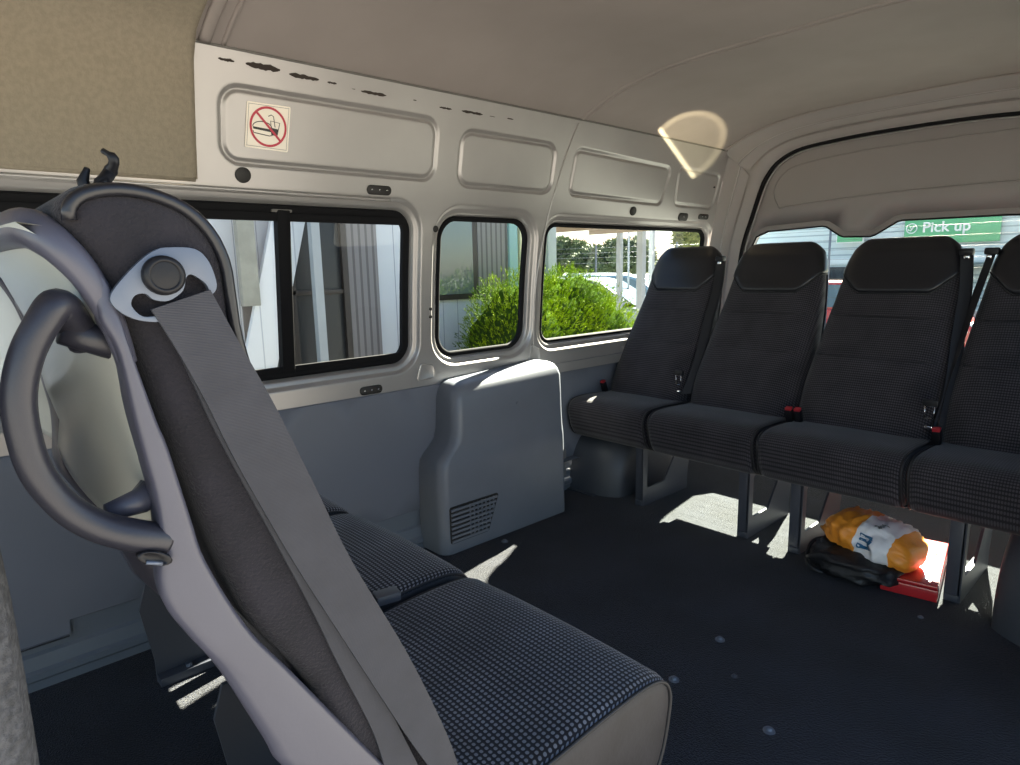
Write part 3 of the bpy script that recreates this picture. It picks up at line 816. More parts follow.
mesh('handle_root', *g_tube([Vector((hx - .018, -.225, .846)), Vector((hx - .02, -.205, .848)), Vector((hx - .032, -.190, .852))], [.006, .009, .012], 12), 'shell_bar', hd)
mesh('screw_recess', *g_loft([[Vector((hx + d - .006, -.2065 + .010 * s_ * math.cos(2 * PI * k / 16), .8175 + .005 * s_ * math.sin(2 * PI * k / 16) - .004 * math.cos(2 * PI * k / 16))) for k in range(16)] for d, s_ in ((.014, 1), (.0195, 1), (.0195, .75), (.018, .6))]), 'black_plastic', hd)
tube('screw', [Vector((hx + .0135, -.212, .817)), Vector((hx + .0135, -.203, .813))], .0014, 'steel', hd, n=8)
# torn tie end on top
tn = mesh('torn_strap', *joinp(g_tube(smooth_path([Vector((.155, -.196, 1.052)), Vector((.160, -.193, 1.064)), Vector((.155, -.187, 1.072)), Vector((.161, -.185, 1.080)), Vector((.155, -.190, 1.086))], 4), [.0055] * 5 + [.0045] * 5 + [.0035] * 4 + [.002] * 3, 7), g_tube([Vector((.155, -.202, 1.055)), Vector((.148, -.203, 1.066)), Vector((.152, -.200, 1.074))], [.0045, .004, .002], 6), g_box((.155, -.194, 1.060), (.02, .012, .01), Matrix.Rotation(R(30), 3, 'X'))), 'black_plastic', ft)
# belt anchor plate on the side face (plane x)
ax = .2275 + .0015
def yz(px_list): return px_list
anchor = [(-.176, 1.0175), (-.161, 1.0165), (-.153, 1.008), (-.1495, .993), (-.1535, .987), (-.1565, .994), (-.164, 1.000), (-.168, .9985), (-.171, .990), (-.180, .984), (-.1885, .985), (-.193, .989), (-.199, .988), (-.2015, .982), (-.196, .975), (-.187, .9745), (-.187, .971), (-.199, .973), (-.2085, .979), (-.2125, .987), (-.206, .997), (-.193, 1.010), (-.184, 1.016)]
an = [(p.x, p.y) for p in smooth_path([Vector((a, b, 0)) for a, b in anchor], 4, True)]
cA, cB = -.182, 1.000
AT = lambda a, b, d=0: Vector((ax + d, a, b))
v1, f1 = g_sheet(an, [], lambda a, b: AT(a, b, .0065), .02)
ap = mesh('anchor_plate', *joinp((v1, f1), g_sheet(an, [], lambda a, b: AT(a, b, .001), .02), g_strips([[AT(a, b, .001) for a, b in an], [AT(a, b, .0065) for a, b in an]])), 'steel', ft, auto=40)
bevel(ap, .0012, 2, 50)
bolt = []
prof = [(.0122, .004), (.0126, .008), (.0122, .012), (.0102, .0140), (.0090, .0140), (.0084, .0130), (.005, .0134), (.0005, .0136)]
secs = [[Vector((ax + d, cA + .0 + r * math.cos(2 * PI * k / 28), cB + r * math.sin(2 * PI * k / 28))) for k in range(28)] for r, d in prof]
mesh('bolt_cap', *g_loft(secs), 'black_plastic', ap, auto=60)
# belt : from the plate down to the base
bx_ = ax + .006
Lp = [(-.191, .979), (-.179, .952), (-.165, .916), (-.149, .869), (-.118, .791), (-.088, .723), (-.028, .591), (-.003, .539), (.02, .48)]
Rp = [(-.155, .990), (-.140, .951), (-.123, .91), (-.098, .843), (-.071, .772), (-.023, .669), (.016, .571), (.034, .517), (.05, .46)]
L_ = [Vector((bx_ + .001 * i, a, b)) for i, (a, b) in enumerate(Lp)]
R_ = [Vector((bx_ + .010 * math.sin(i * .5) + .002, a, b)) for i, (a, b) in enumerate(Rp)]
BL = [(-.192, .984), (-.160, .905), (-.125, .838), (-.078, .756), (-.040, .690), (0, .622), (.035, .56), (.07, .50)]
bl = strip('seat_belt', L_, R_, 'belt', ft)
L2 = [Vector((bx_ - .004, a, b)) for a, b in ((-.184, .972), (-.172, .935), (-.158, .89), (-.128, .81), (-.102, .740), (-.082, .68), (-.054, .60), (-.04, .53))]
R2 = [Vector((bx_ + .001, a, b)) for a, b in ((-.168, .972), (-.150, .928), (-.135, .881), (-.110, .799), (-.078, .713), (-.05, .646), (-.02, .565), (.0, .51))]
strip('return_belt', L2, R2, 'belt', ft, label='brownish returning strap behind the main belt')
# grey blue buckle on the middle cushion edge
b_ = box('buckle', (.235, .335 - .02, .438), (.03, .045, .018), 'leg_paint', mid_, .006, rot=Matrix.Rotation(R(-12), 3, 'Z')); b_.location = (.0, -.08, .006)

# very near backrest at the left edge
ns = thing('van_seat', 'blurred grey fabric seat back cut off at the lower left picture edge', 'seat', (-.70, -.10, 0))
pp = [(-.10, .30), (.095, .30), (.112, .40), (.119, .60), (.120, .80), (.112, .90), (.09, .97), (.05, 1.0), (-.02, 1.0), (-.07, .95), (-.10, .8), (-.11, .5)]
NF = mat('near_fabric', (.09, .09, .095), .95, bump=.9, bscale=180, bdist=.003, var=.5, vscale=160)
pr3 = [(p.x, p.y) for p in smooth_path([Vector((a, b, 0)) for a, b in pp], 3, True)]
secs = [[Vector((x, a, b)) for a, b in (offset_loop(pr3, d) if d else pr3)] for x, d in ((-.23, .02), (-.222, .006), (-.2, 0), (.2, 0), (.225, .006), (.236, .02))]
mesh('backrest', *g_loft(secs), 'near_fabric', ns)
secs = [[Vector((x, a, b)) for a, b in (offset_loop(rp, d) if d else rp)] for rp in [[(-a - .08, b) for a, b in [(p.x, p.y) for p in smooth_path([Vector((a, b, 0)) for a, b in CUSH], 3, True)]]] for x, d in ((-.23, .02), (-.222, .006), (-.2, 0), (.2, 0), (.225, .006), (.232, .02))]
mesh('cushion', *g_loft(secs), 'near_fabric', ns)
leg_frame(ns, -.1)
for o in children(ns):
    if o.name.startswith('leg'): o.rotation_euler = (0, 0, PI); o.location = (-.1, .0, 0)

# ------------------------------------------------------------------ no food sticker
sp = lambda a, b, d=.0015: Vector((lerp(wx(1.33), wx(1.44), (b - 1.33) / .11) + d - .0010, a, b))
st = thing('no_food_sticker', 'square cream sticker with a red no food or drink symbol on the upper side wall', 'sticker', wall(.757, 1.385))
L0 = wall(.757, 1.385)
q = [(.697, 1.330), (.815, 1.327), (.822, 1.442), (.704, 1.441)]
def sm_(name, loop, d, m, par=st):
    o = mesh(name, [sp(a, b, d) - L0 for a, b in loop], [list(range(len(loop)))], m, par, smooth=False); return o
def ribbon2(name, pts, wd, d, m, closed=False):
    V = []; F = []; N = len(pts)
    for i, p in enumerate(pts):
        a = Vector(pts[(i - 1) % N] if closed else pts[max(0, i - 1)]); b = Vector(pts[(i + 1) % N] if closed else pts[min(N - 1, i + 1)])
        t = (b - a).normalized(); n_ = Vector((-t.y, t.x)) * wd / 2
        V += [sp(p[0] + n_.x, p[1] + n_.y, d) - L0, sp(p[0] - n_.x, p[1] - n_.y, d) - L0]
    for i in range(N if closed else N - 1):
        j = (i + 1) % N; F.append([2 * i, 2 * i + 1, 2 * j + 1, 2 * j])
    return mesh(name, V, F, m, st, smooth=False)
base = rpoly(q, .004, 3)
mesh('backing', *g_loft([[sp(a, b, 0) - L0 for a, b in base], [sp(a, b, .001) - L0 for a, b in base]]), 'white_sticker', st, smooth=False)
ribbon2('border', offset_loop(base, .005), .0012, .0012, 'tailgate_trim', True)
cc = (.760, 1.385)
E2 = lambda u, v: (cc[0] + u * .054, cc[1] + v * .052)
# pictogram in units of the circle radius : burger left, cup right
bun = [E2(-.78 + .0, -.05)] + [E2(-.35 + .43 * math.cos(PI - PI * k / 12), -.02 + .28 * math.sin(PI * k / 12)) for k in range(13)] + [E2(.12, -.02)]
ribbon2('bun', [E2(-.30 + .47 * math.cos(PI * k / 14), -.04 + .26 * math.sin(PI * k / 14)) for k in range(15)], .0022, .0016, 'sign_black')
sm_('patty', [E2(-.78, -.05), E2(.18, -.11), E2(.18, -.24), E2(-.74, -.16)], .0016, 'sign_black')
ribbon2('bun_base', [E2(-.76, -.24), E2(-.72, -.34), E2(.05, -.42), E2(.22, -.38)], .0022, .0016, 'sign_black')
ribbon2('cup', [E2(.12, .30), E2(.58, .24), E2(.44, -.40), E2(.16, -.34)], .0022, .0016, 'sign_black', True)
sm_('drink', [E2(.15, -.02), E2(.53, -.06), E2(.44, -.40), E2(.17, -.34)], .0017, 'sign_black')
ribbon2('straw', [E2(.34, .02), E2(.26, .52), E2(.14, .58), E2(.0, .50)], .002, .0018, 'sign_black')
ribbon2('ring', [E2(.88 * math.cos(2 * PI * k / 48), .90 * math.sin(2 * PI * k / 48)) for k in range(48)], .0058, .0022, 'sign_red', True)
ribbon2('slash', [E2(-.60, .64), E2(.62, -.62)], .0058, .0024, 'sign_red')

# ------------------------------------------------------------------ things under the rear seats
rb = thing('red_box', 'flat red box on the carpet under the rear seats, partly in sunlight', 'box', (-.565, 2.27, 0), .17)
box('lower_case', (0, 0, .020), (.150, .38, .038), 'box_red', rb, .006)
box('lid', (0, 0, .0455), (.146, .376, .010), 'box_red', rb, .004)
tube('lid_seam', [(-.03, -.03, .0515), (.0, .06, .0515), (.06, .065, .0515)], .0015, 'red_plastic', rb, n=6)
def blob(name, c, s, m, parent, seed, amp, n1=40, n2=22, p=.75, mi=None, flat=.0):
    V = []; F = []
    for j in range(n2 + 1):
        ph = -PI / 2 + PI * j / n2
        for i in range(n1):
            th = 2 * PI * i / n1
            f3 = lambda v: math.copysign(abs(v) ** p, v)
            d = Vector((f3(math.cos(ph)) * f3(math.cos(th)), f3(math.cos(ph)) * f3(math.sin(th)), f3(math.sin(ph))))
            k = 1 + amp * noise.noise(d * 2.2 + Vector((seed, 0, 0))) + amp * .5 * abs(noise.noise(d * 5 + Vector((0, seed, 0))))
            V.append(Vector((c[0] + d.x * s[0] * k, c[1] + d.y * s[1] * k, max(.001 if flat == 0 else flat, c[2] + d.z * s[2] * k))))
    for j in range(n2):
        for i in range(n1): F.append([j * n1 + i, j * n1 + (i + 1) % n1, (j + 1) * n1 + (i + 1) % n1, (j + 1) * n1 + i])
    return mesh(name, V, F, m, parent)
bb_ = blob('black_bag', (0, 0, .045), (.125, .115, .045), 'bag_black', None, 3.1, .35)
bb_.location = (-.695, 2.13, 0); bb_['label'] = 'crumpled black bag on the carpet under the orange and white bag'; bb_['category'] = 'bag'
tube('bag_strap', [(-.06, -.11, .02), (-.10, -.115, .03), (-.135, -.06, .04), (-.14, .0, .07), (-.11, .04, .08)], .006, 'bag_black', bb_, n=8, sm=5)
# orange and white plastic bag : pillow with pleats
pb = thing('plastic_bag', 'orange and white plastic bag with dark blue letters lying under the rear seats', 'bag', (-.665, 2.18, .075), R(-10))
def bag_pt(u, v):      # u along the length -1..1, v around 0..1 (0 back top .. .5 front bottom)
    th = 2 * PI * v
    end = (1 - abs(u) ** 3.2) ** .5 if abs(u) < 1 else 0
    ry = .105 * (.35 + .65 * end); rz = .062 * (.12 + .88 * end)
    c, s = math.cos(th), math.sin(th)
    k = 1 + .20 * noise.noise(Vector((u * 2.5, c * 1.6, s * 1.6))) + .30 * (.5 - abs(noise.noise(Vector((u * 3.2, c * 2.2, s * 2.2 + 4))))) - .12 + .12 * abs(noise.noise(Vector((u * 9, c * 5, s * 5 + 9))))
    y = math.copysign(abs(c) ** .8, c) * ry * k; z = math.copysign(abs(s) ** .8, s) * rz * k
    z += .012 * (1 - u * u) - .018 * u
    return Vector((u * .140, y, z + .035))
V = []; F = []; n1, n2 = 44, 40
for i in range(n1 + 1):
    for j in range(n2): V.append(bag_pt(-1 + 2 * i / n1, j / n2))
for i in range(n1):
    for j in range(n2): F.append([i * n2 + j, i * n2 + (j + 1) % n2, (i + 1) * n2 + (j + 1) % n2, (i + 1) * n2 + j])
F.append(list(range(n2))); F.append([n1 * n2 + j for j in range(n2)])
mat('bag_orange', (.80, .29, .03), .4, bump=.5, bscale=45, bdist=.005)
bs = mesh('film', V, F, ['bag_orange', 'bag_white'], pb)
for p in bs.data.polygons:
    if -.015 < p.center.x < .092: p.material_index = 1
def text_mesh(body, size):
    cu_ = bpy.data.curves.new('t', 'FONT'); cu_.body = body; cu_.size = size; cu_.align_x = 'CENTER'; cu_.align_y = 'CENTER'; cu_.resolution_u = 4; cu_.offset = size * .018
    o = bpy.data.objects.new('t', cu_); C.objects.link(o)
    dg = bpy.context.evaluated_depsgraph_get(); me = bpy.data.meshes.new_from_object(o.evaluated_get(dg))
    bpy.data.objects.remove(o); return me
def bag_text(body, size, u0, v0, ang, mname):
    me = text_mesh(body, size); ca, sa = math.cos(ang), math.sin(ang)
    bm = bmesh.new(); bm.from_mesh(me); bmesh.ops.triangulate(bm, faces=bm.faces); bmesh.ops.subdivide_edges(bm, edges=bm.edges, cuts=2); bm.to_mesh(me); bm.free()
    for v in me.vertices:
        a = v.co.x * ca - v.co.y * sa; b = v.co.x * sa + v.co.y * ca
        u = u0 + a / .140; vv = v0 - b / .60
        p = bag_pt(u, vv); e = .002
        n_ = (bag_pt(u + e, vv) - p).cross(bag_pt(u, vv + e) - p).normalized()
        if n_.dot(Vector((0, p.y, p.z - .035))) < 0: n_ = -n_
        v.co = p + n_ * .003
    link('lettering', me, mname, pb)
bag_text('m', .085, .22, .46, R(-90), 'bag_blue')
bag_text('ist', .035, .30, .30, R(-100), 'grey_green')
mesh('knot', *g_tube(smooth_path([Vector((-.128, .0, .055)), Vector((-.142, .01, .05)), Vector((-.15, .0, .035)), Vector((-.158, -.02, .02))], 4), [.022] * 4 + [.012] * 4 + [.014] * 4 + [.018], 9), 'bag_orange', pb)

# floor bolts
for i, (x, y, lab) in enumerate(((-.806, 1.478, 'small round floor bolt in the middle of the open carpet'), (-.795, 1.243, 'small round floor bolt beside the corner of the nearest front bench cushion'),
                                 (-.553, 1.239, 'small round floor bolt nearest the bottom picture edge'), (-1.690, 1.494, 'small round floor bolt beside the grey cover box'), (-.700, 1.36, 'faint small floor bolt right of the middle one'),
                                 (-.47, 1.98, 'small bright floor bolt in front of the red box'))):
    b = mesh('floor_bolt', *g_loft([[Vector((r * math.cos(2 * PI * k / 16), r * math.sin(2 * PI * k / 16), z)) for k in range(16)] for r, z in ((.013, 0), (.013, .002), (.008, .0035), (.0075, .007), (.005, .009), (.001, .0095))]), 'steel' if i != 4 else 'leg_paint', auto=50)
    b.location = (x, y, 0); b['label'] = lab; b['category'] = 'bolt'; b['group'] = 'floor bolts'
    if i > 3: b.scale = (.6, .6, .6)

# ------------------------------------------------------------------ outside
G = -.65
gd = mesh('ground', *g_box((0, 15, G - .05), (160, 160, .1)), 'asphalt', smooth=False, kind='structure')
# clad building along the left
bd = thing('clad_building', 'white board clad building close outside the sliding side window', 'building', (-3.9, 1, G))
BZ = -G
def bbx(name, y0, y1, z0, z1, m, d0=0, d1=.1, bv=.003, par=None):
    return box(name, ((d0 + d1) / 2, (y0 + y1) / 2 - 1, (z0 + z1) / 2 + BZ), (d1 - d0, y1 - y0, z1 - z0), m, par or bd, bv)
bbx('cladding', -4, 4.05, G, 2.6, 'cladding', -2.5, 0)
bbx('side_door', 1.72, 2.09, G, 1.9, 'dark_glass', 0, .03)
bbx('door_frame', 2.06, 2.10, G, 1.9, 'frame_brown', .02, .06); bbx('door_frame', 1.70, 2.08, .86, .89, 'frame_brown', .02, .05); bbx('door_frame', 1.70, 1.74, G, 1.9, 'frame_brown', .02, .05)
bbx('blind_panel', 2.10, 2.34, G, 1.9, 'blinds', 0, .03)
bbx('window_frame', 2.80, 3.215, .775, 1.80, 'frame_brown', .0, .03)
bbx('window_pane', 2.83, 3.165, .815, 1.78, 'reflect_glass', .028, .034, 0)
bbx('window_blind', 3.22, 3.53, .775, 1.80, 'blinds', .0, .03)
bbx('corner_board', 3.53, 3.62, G, 1.9, 'teal', 0, .05); bbx('corner_board', 3.64, 3.80, G, 1.9, 'cream', 0, .06)
bbx('corner_board', 3.97, 4.07, G, 1.9, 'post_white', 0, .05)
# slanted boarded panel and hanging grey-green board
rt = Matrix.Rotation(R(-16), 3, 'X')
sl_ = box('slanted_panel', (.09, .60, .95 + BZ), (.04, .20, 1.7), 'cladding_slant', bd, .004, rot=rt)
bbx('hanging_board', 1.385, 1.485, .815, 1.9, 'grey_green', .08, .13)
bbx('dark_opening', 1.42, 1.72, G, .87, 'dark_glass', 0, .02)
pw = thing('porch_post', 'white square post outside the right pane of the sliding window', 'post', (-3.7, 1.81, G))
box('shaft', (0, 0, 1.4), (.05, .055, 2.8), 'post_white', pw, .004); box('base', (0, 0, .03), (.09, .11, .06), 'post_white', pw, .004)
# canopy roof beyond the building corner with posts
cn = thing('canopy_roof', 'brown underside of a canopy roof seen through the top of the rear side window', 'canopy', (-5.2, 6.3, 1.45))
box('deck', (0, -.6, .10), (2.7, 4.6, .05), 'canopy', cn, .01)
box('fascia', (1.33, -.6, .07), (.04, 4.6, .14), 'post_white', cn, .004)
for k in range(5): box('rafter', (0, -2.7 + k * 1.0, .05), (2.6, .05, .08), 'canopy', cn, .004)
for x, y, w, lab in ((-6.25, 8, .075, 'leftmost pale post above the right slope of the juniper bush'), (-5.85, 8.0, .10, 'thicker bluish white post outside the rear side window'), (-6.9, 9.75, .07, 'thin white post just right of the thicker bluish post, beside the first rear headrest'), (-7.6, 10.0, .03, 'very thin pole seen between the two main canopy posts')):
    if lab.startswith('thin'): x, y = -6.09, 8.6
    p = thing('canopy_post', lab, 'post', (x, y, G), group='posts beyond the bush')
    box('shaft', (0, 0, 1.5), (w, w, 3.0), 'post_white', p, .006); box('base', (0, 0, .05), (w * 1.5, w * 1.5, .1), 'post_white', p, .006)
# cable fence
fn = thing('wire_fence', 'thin wire fence strung between posts across the car park view', 'fence', (-18, 18, G))
P = [g_tube([Vector((-9, -3, z)), Vector((8, 2.5, z))], .004, 5) for z in (1.75, 1.95, 2.12, 2.3)]
mesh('wires', *joinp(*P), 'steel', fn)
for k in range(7): box('fence_post', (-9 + 17 / 6 * k, -3 + k * 5.5 / 6, 1.2), (.05, .05, 2.4), 'steel', fn, 0)

def blades(name, centers, n, ln, wd, m, parent, up=.5, seed=1, tuft=0):
    rnd = random.Random(seed); V = []; F = []
    if tuft:
        tot = sum(c[1].x * c[1].y + c[1].y * c[1].z + c[1].x * c[1].z for c in centers)
        for c, s in centers:
            k = int(n * (s.x * s.y + s.y * s.z + s.x * s.z) / tot / tuft)
            for _ in range(k):
                d = Vector((rnd.gauss(0, 1), rnd.gauss(0, 1), rnd.gauss(.2, 1))).normalized()
                kk = 1 + .10 * noise.noise(d * 3 + c * 2) + .10 * noise.noise(d * 8 + c)
                p0 = c + Vector((d.x * s.x, d.y * s.y, d.z * s.z)) * rnd.uniform(.80, 1.03) * kk
                if p0.z < .02: continue
                ax_ = (d + Vector((rnd.gauss(0, .25), rnd.gauss(.15, .25), rnd.gauss(up, .3)))).normalized()
                for _q in range(tuft):
                    t_ = rnd.random(); p = p0 + ax_ * ln * 1.6 * t_
                    dr = (ax_ + Vector((rnd.gauss(0, .45), rnd.gauss(0, .45), rnd.gauss(0, .45)))).normalized()
                    sd = dr.cross(Vector((rnd.gauss(0, 1), rnd.gauss(0, 1), rnd.gauss(0, 1)))).normalized() * wd * rnd.uniform(.6, 1.3)
                    l = ln * rnd.uniform(.5, 1.2) * (1.1 - .5 * t_); o = len(V)
                    V += [p - sd, p + sd, p + dr * l]; F.append([o, o + 1, o + 2])
        return mesh(name, V, F, m, parent, smooth=False, fix=False)
    tot = sum(c[1].x * c[1].y + c[1].y * c[1].z + c[1].x * c[1].z for c in centers)
    for c, s in centers:
        k = int(n * (s.x * s.y + s.y * s.z + s.x * s.z) / tot)
        for _ in range(k):
            d = Vector((rnd.gauss(0, 1), rnd.gauss(0, 1), rnd.gauss(.25, 1))).normalized()
            p = c + Vector((d.x * s.x, d.y * s.y, d.z * s.z)) * rnd.uniform(.82, 1.04)
            if p.z < .02: continue
            dr = (d + Vector((rnd.gauss(0, .4), rnd.gauss(0, .4), rnd.gauss(up, .35)))).normalized()
            sd = dr.cross(Vector((rnd.gauss(0, 1), rnd.gauss(0, 1), rnd.gauss(0, 1)))).normalized() * wd * rnd.uniform(.6, 1.3)
            l = ln * rnd.uniform(.5, 1.4); o = len(V)
            V += [p - sd, p + sd, p + dr * l * .6 + sd * .8, p + dr * l, p + dr * l * .6 - sd * .8]
            F.append([o, o + 1, o + 2, o + 3, o + 4])
    return mesh(name, V, F, m, parent, smooth=False, fix=False)
def bush(name, label, loc, cs, n, ln, wd, m, core=True, cat='bush'):
    t = thing(name, label, cat, loc)
    cs = [(Vector(c), Vector(s)) for c, s in cs]
    blades('foliage', cs, n, ln, wd, m, t, seed=int(abs(loc[0] * 10 + loc[1] * 7)), tuft=10 if m == 'leaf' else 0, up=.35)
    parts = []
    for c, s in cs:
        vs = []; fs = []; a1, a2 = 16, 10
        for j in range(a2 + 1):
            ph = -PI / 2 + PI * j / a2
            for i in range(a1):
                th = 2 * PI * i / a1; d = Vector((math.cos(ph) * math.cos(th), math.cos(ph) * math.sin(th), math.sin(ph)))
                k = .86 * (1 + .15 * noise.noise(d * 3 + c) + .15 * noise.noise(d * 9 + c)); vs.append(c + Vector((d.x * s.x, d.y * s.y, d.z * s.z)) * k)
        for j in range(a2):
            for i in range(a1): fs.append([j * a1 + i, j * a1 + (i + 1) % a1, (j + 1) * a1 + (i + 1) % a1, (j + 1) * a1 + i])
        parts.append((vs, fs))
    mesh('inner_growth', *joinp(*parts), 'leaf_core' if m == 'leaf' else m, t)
    return t
bush('juniper_bush', 'bright green feathery juniper bush outside the two rear side windows', (-3.38, 3.68, G),
     [((.05, -.58, .78), (.45, .42, .84)), ((0, -.25, .95), (.45, .40, .62)), ((.05, .2, .85), (.45, .50, .62)), ((.0, .0, 1.08), (.38, .42, .55)), ((0, .65, .60), (.45, .50, .55)), ((.1, 1.05, .45), (.4, .42, .42)), ((.2, -.1, .4), (.42, .9, .5))],
     330000, .024, .0024, 'leaf')
mesh('trunk', *g_tube([Vector((0, 0, 0)), Vector((.02, 0, .3)), Vector((0, .05, .6))], [.06, .05, .03], 8), 'bark', [o for o in bpy.data.objects if o.name == 'juniper_bush'][0])

def car(label, loc, rz, m, L=4.4, W=1.75, H=1.45, group=None):
    t = thing('car', label, 'car', loc, rz)
    if group: t['group'] = group
    body = [(-2.2, .35), (-2.22, .65), (-2.05, .82), (-1.2, .92), (1.5, .95), (2.12, .88), (2.2, .6), (2.18, .35)]
    cab = [(-1.25, .90), (-.55, 1.36), (-.25, 1.43), (.9, 1.44), (1.35, 1.34), (1.85, .93)]
    k = L / 4.4; hk = H / 1.45
    def prism(pr, w0, w1, rnd=.06):
        lp = rpoly([(a * k, b * hk) for a, b in pr], rnd, 4)
        zc = min(p[1] for p in lp); zt = max(p[1] for p in lp)
        s = lambda x, ins: [Vector((x if True else 0, a, b)) for a, b in (offset_loop(lp, ins) if ins else lp)]
        def ww(b, w): return lerp(w0, w1, (b - zc) / (zt - zc)) * w
        out = []
        for sg, ins in ((-1, .05), (-.97, .01), (-.9, 0), (.9, 0), (.97, .01), (1, .05)):
            lp2 = offset_loop(lp, ins) if ins else lp
            out.append([Vector((sg * ww(b, W / 2), a, b)) for a, b in lp2])
        return g_loft(out)
    mesh('body', *prism(body, 1.0, .95), m, t, auto=50)
    cb = mesh('cabin', *prism(cab, .93, .74, .1), m, t, auto=50)
    # windows slightly proud of the cabin
    gl_ = [(-1.08, .95), (-.50, 1.32), (-.22, 1.38), (.85, 1.38), (1.25, 1.29), (1.55, .96)]
    P = []
    for sg in (-1, 1):
        lp = rpoly([(a * k, b * hk) for a, b in gl_], .05, 3)
        P.append(([Vector((sg * (lerp(.93, .74, (b / hk - .90) / .54) * W / 2 + .006), a, b)) for a, b in lp], [list(range(len(lp)))]))
    mesh('side_glass', *joinp(*P), 'car_glass', cb, smooth=False)
    def screen(p0, p1):
        (a0, b0), (a1, b1) = p0, p1; n_ = Vector((0, -(b1 - b0), a1 - a0)).normalized()
        if n_.z < 0: n_ = -n_
        wA = lerp(.93, .74, (b0 - .9) / .54) * W / 2 * .86; wB = lerp(.93, .74, (b1 - .9) / .54) * W / 2 * .84
        return [Vector((-wA, a0 * k, b0 * hk)) + n_ * .01, Vector((wA, a0 * k, b0 * hk)) + n_ * .01, Vector((wB, a1 * k, b1 * hk)) + n_ * .01, Vector((-wB, a1 * k, b1 * hk)) + n_ * .01], [[0, 1, 2, 3]]
    mesh('windscreen', *screen((-1.17, .95), (-.60, 1.33)), 'car_glass', cb, smooth=False)
    mesh('rear_glass', *screen((1.79, .98), (1.40, 1.30)), 'car_glass', cb, smooth=False)
    for a in (-1.38, 1.35):
        for sg in (-1, 1):
            mesh('wheel', *g_cyl((sg * (W / 2 - .08), a * k, .32), .32, .2, 'X', 24), 'tyre', t, auto=40)
    for sg in (-1, 1):
        box('headlight', (sg * W * .36, -2.12 * k, .68 * hk), (.34, .16, .14), 'sign_white', t, .03)
        box('tail_light', (sg * W * .38, 2.12 * k, .78 * hk), (.26, .12, .16), 'car_red', t, .03)
    return t
car('white car parked behind the juniper bush', (-8.3, 9.5, G), R(110), 'car_white', L=4.6)
car('pale blue car between the two canopy posts', (-9.4, 12.4, G), R(100), 'car_blue')
car('silver car behind the left canopy post', (-12.9, 15.4, G), R(60), 'car_silver')
car('red car low behind the rear window, between the second and third headrests', (-4.6, 12.5, G), R(88), 'car_red', H=1.3)
car('white car behind the rear window, left of the sign wall', (-7.2, 15.0, G), R(85), 'car_white')
# trees and houses behind
def tree(label, loc, h, r, m, seed):
    t = thing('tree', label, 'tree', loc)
    rnd = random.Random(seed)
    cs = [(Vector((rnd.uniform(-.5, .5) * r, rnd.uniform(-.5, .5) * r, h - r * .8 + rnd.uniform(-.35, .35) * r)), Vector((1, 1, .8)) * r * rnd.uniform(.45, .7)) for _ in range(7)]
    blades('foliage', cs, 5000, r * .12, r * .035, m, t, seed=seed, up=.1)
    P = [blobp(c, s * .85, seed) for c, s in cs]
    mesh('crown', *joinp(*P), m, t)
    mesh('trunk', *g_tube([Vector((0, 0, 0)), Vector((.05 * r, 0, h * .4)), Vector((0, 0, h - r))], [.14, .11, .07], 8), 'bark', t)
    return t
def blobp(c, s, seed):
    vs = []; fs = []; a1, a2 = 14, 8
    for j in range(a2 + 1):
        ph = -PI / 2 + PI * j / a2
        for i in range(a1):
            th = 2 * PI * i / a1; d = Vector((math.cos(ph) * math.cos(th), math.cos(ph) * math.sin(th), math.sin(ph)))
            k = 1 + .3 * noise.noise(d * 2.5 + c + Vector((seed, 0, 0))); vs.append(c + Vector((d.x * s.x, d.y * s.y, d.z * s.z)) * k)
    for j in range(a2):
        for i in range(a1): fs.append([j * a1 + i, j * a1 + (i + 1) % a1, (j + 1) * a1 + (i + 1) % a1, (j + 1) * a1 + i])
    return vs, fs
tree('dark tree at the left of the distant view in the rear side window', (-28, 30, G), 3.5, 1.4, 'tree_leaf', 11)
tree('green tree behind the left canopy post', (-24.2, 29, G), 3.1, 1.6, 'tree_leaf', 12)
tree('low green tree beside the distant red roofed house', (-26.2, 33.5, G), 2.4, 1.1, 'tree_leaf', 17)
tree('dark tree behind the thick canopy post', (-21.3, 27.5, G), 3.1, 1.5, 'tree_leaf', 13)
tree('yellow green tree above the first rear headrest', (-17.0, 29, G), 4.1, 1.9, 'tree_gold', 14)
bush('golden_shrub', 'small yellow shrub just above the juniper bush', (-12.6, 12.0, G), [((0, 0, .9), (.35, .35, .75)), ((.1, .2, .7), (.3, .3, .6))], 1500, .16, .03, 'tree_gold', cat='shrub')
def house(label, loc, rz, s, roofm, wallm):
    t = thing('house', label, 'house', loc, rz)
    w, d, h = s
    box('walls', (0, 0, h / 2), (w, d, h), wallm, t, .02)
    V = [(-w / 2 - .3, -d / 2 - .3, h), (w / 2 + .3, -d / 2 - .3, h), (w / 2 + .3, d / 2 + .3, h), (-w / 2 - .3, d / 2 + .3, h), (-w / 2 + 1, 0, h + 1.3), (w / 2 - 1, 0, h + 1.3)]
    mesh('roof', V, [[0, 1, 5, 4], [1, 2, 5], [2, 3, 4, 5], [3, 0, 4], [3, 2, 1, 0]], roofm, t, smooth=False)
    for k in range(3):
        box('window', (-w / 3 + k * w / 3, -d / 2 - .02, h * .55), (1.0, .06, 1.0), 'dark_glass', t, .01)
        box('window', (w / 2 + .02, -d / 3 + k * d / 3, h * .55), (.06, .9, .9), 'dark_glass', t, .01)
    return t
house('distant cream house with brown roof beyond the car park', (-36, 41, G), R(40), (8, 6, 2.6), 'roof_tile', 'house_wall')
house('distant red brick house beyond the car park', (-31, 37, G), R(40), (7, 5, 2.5), 'brick', 'house_wall')
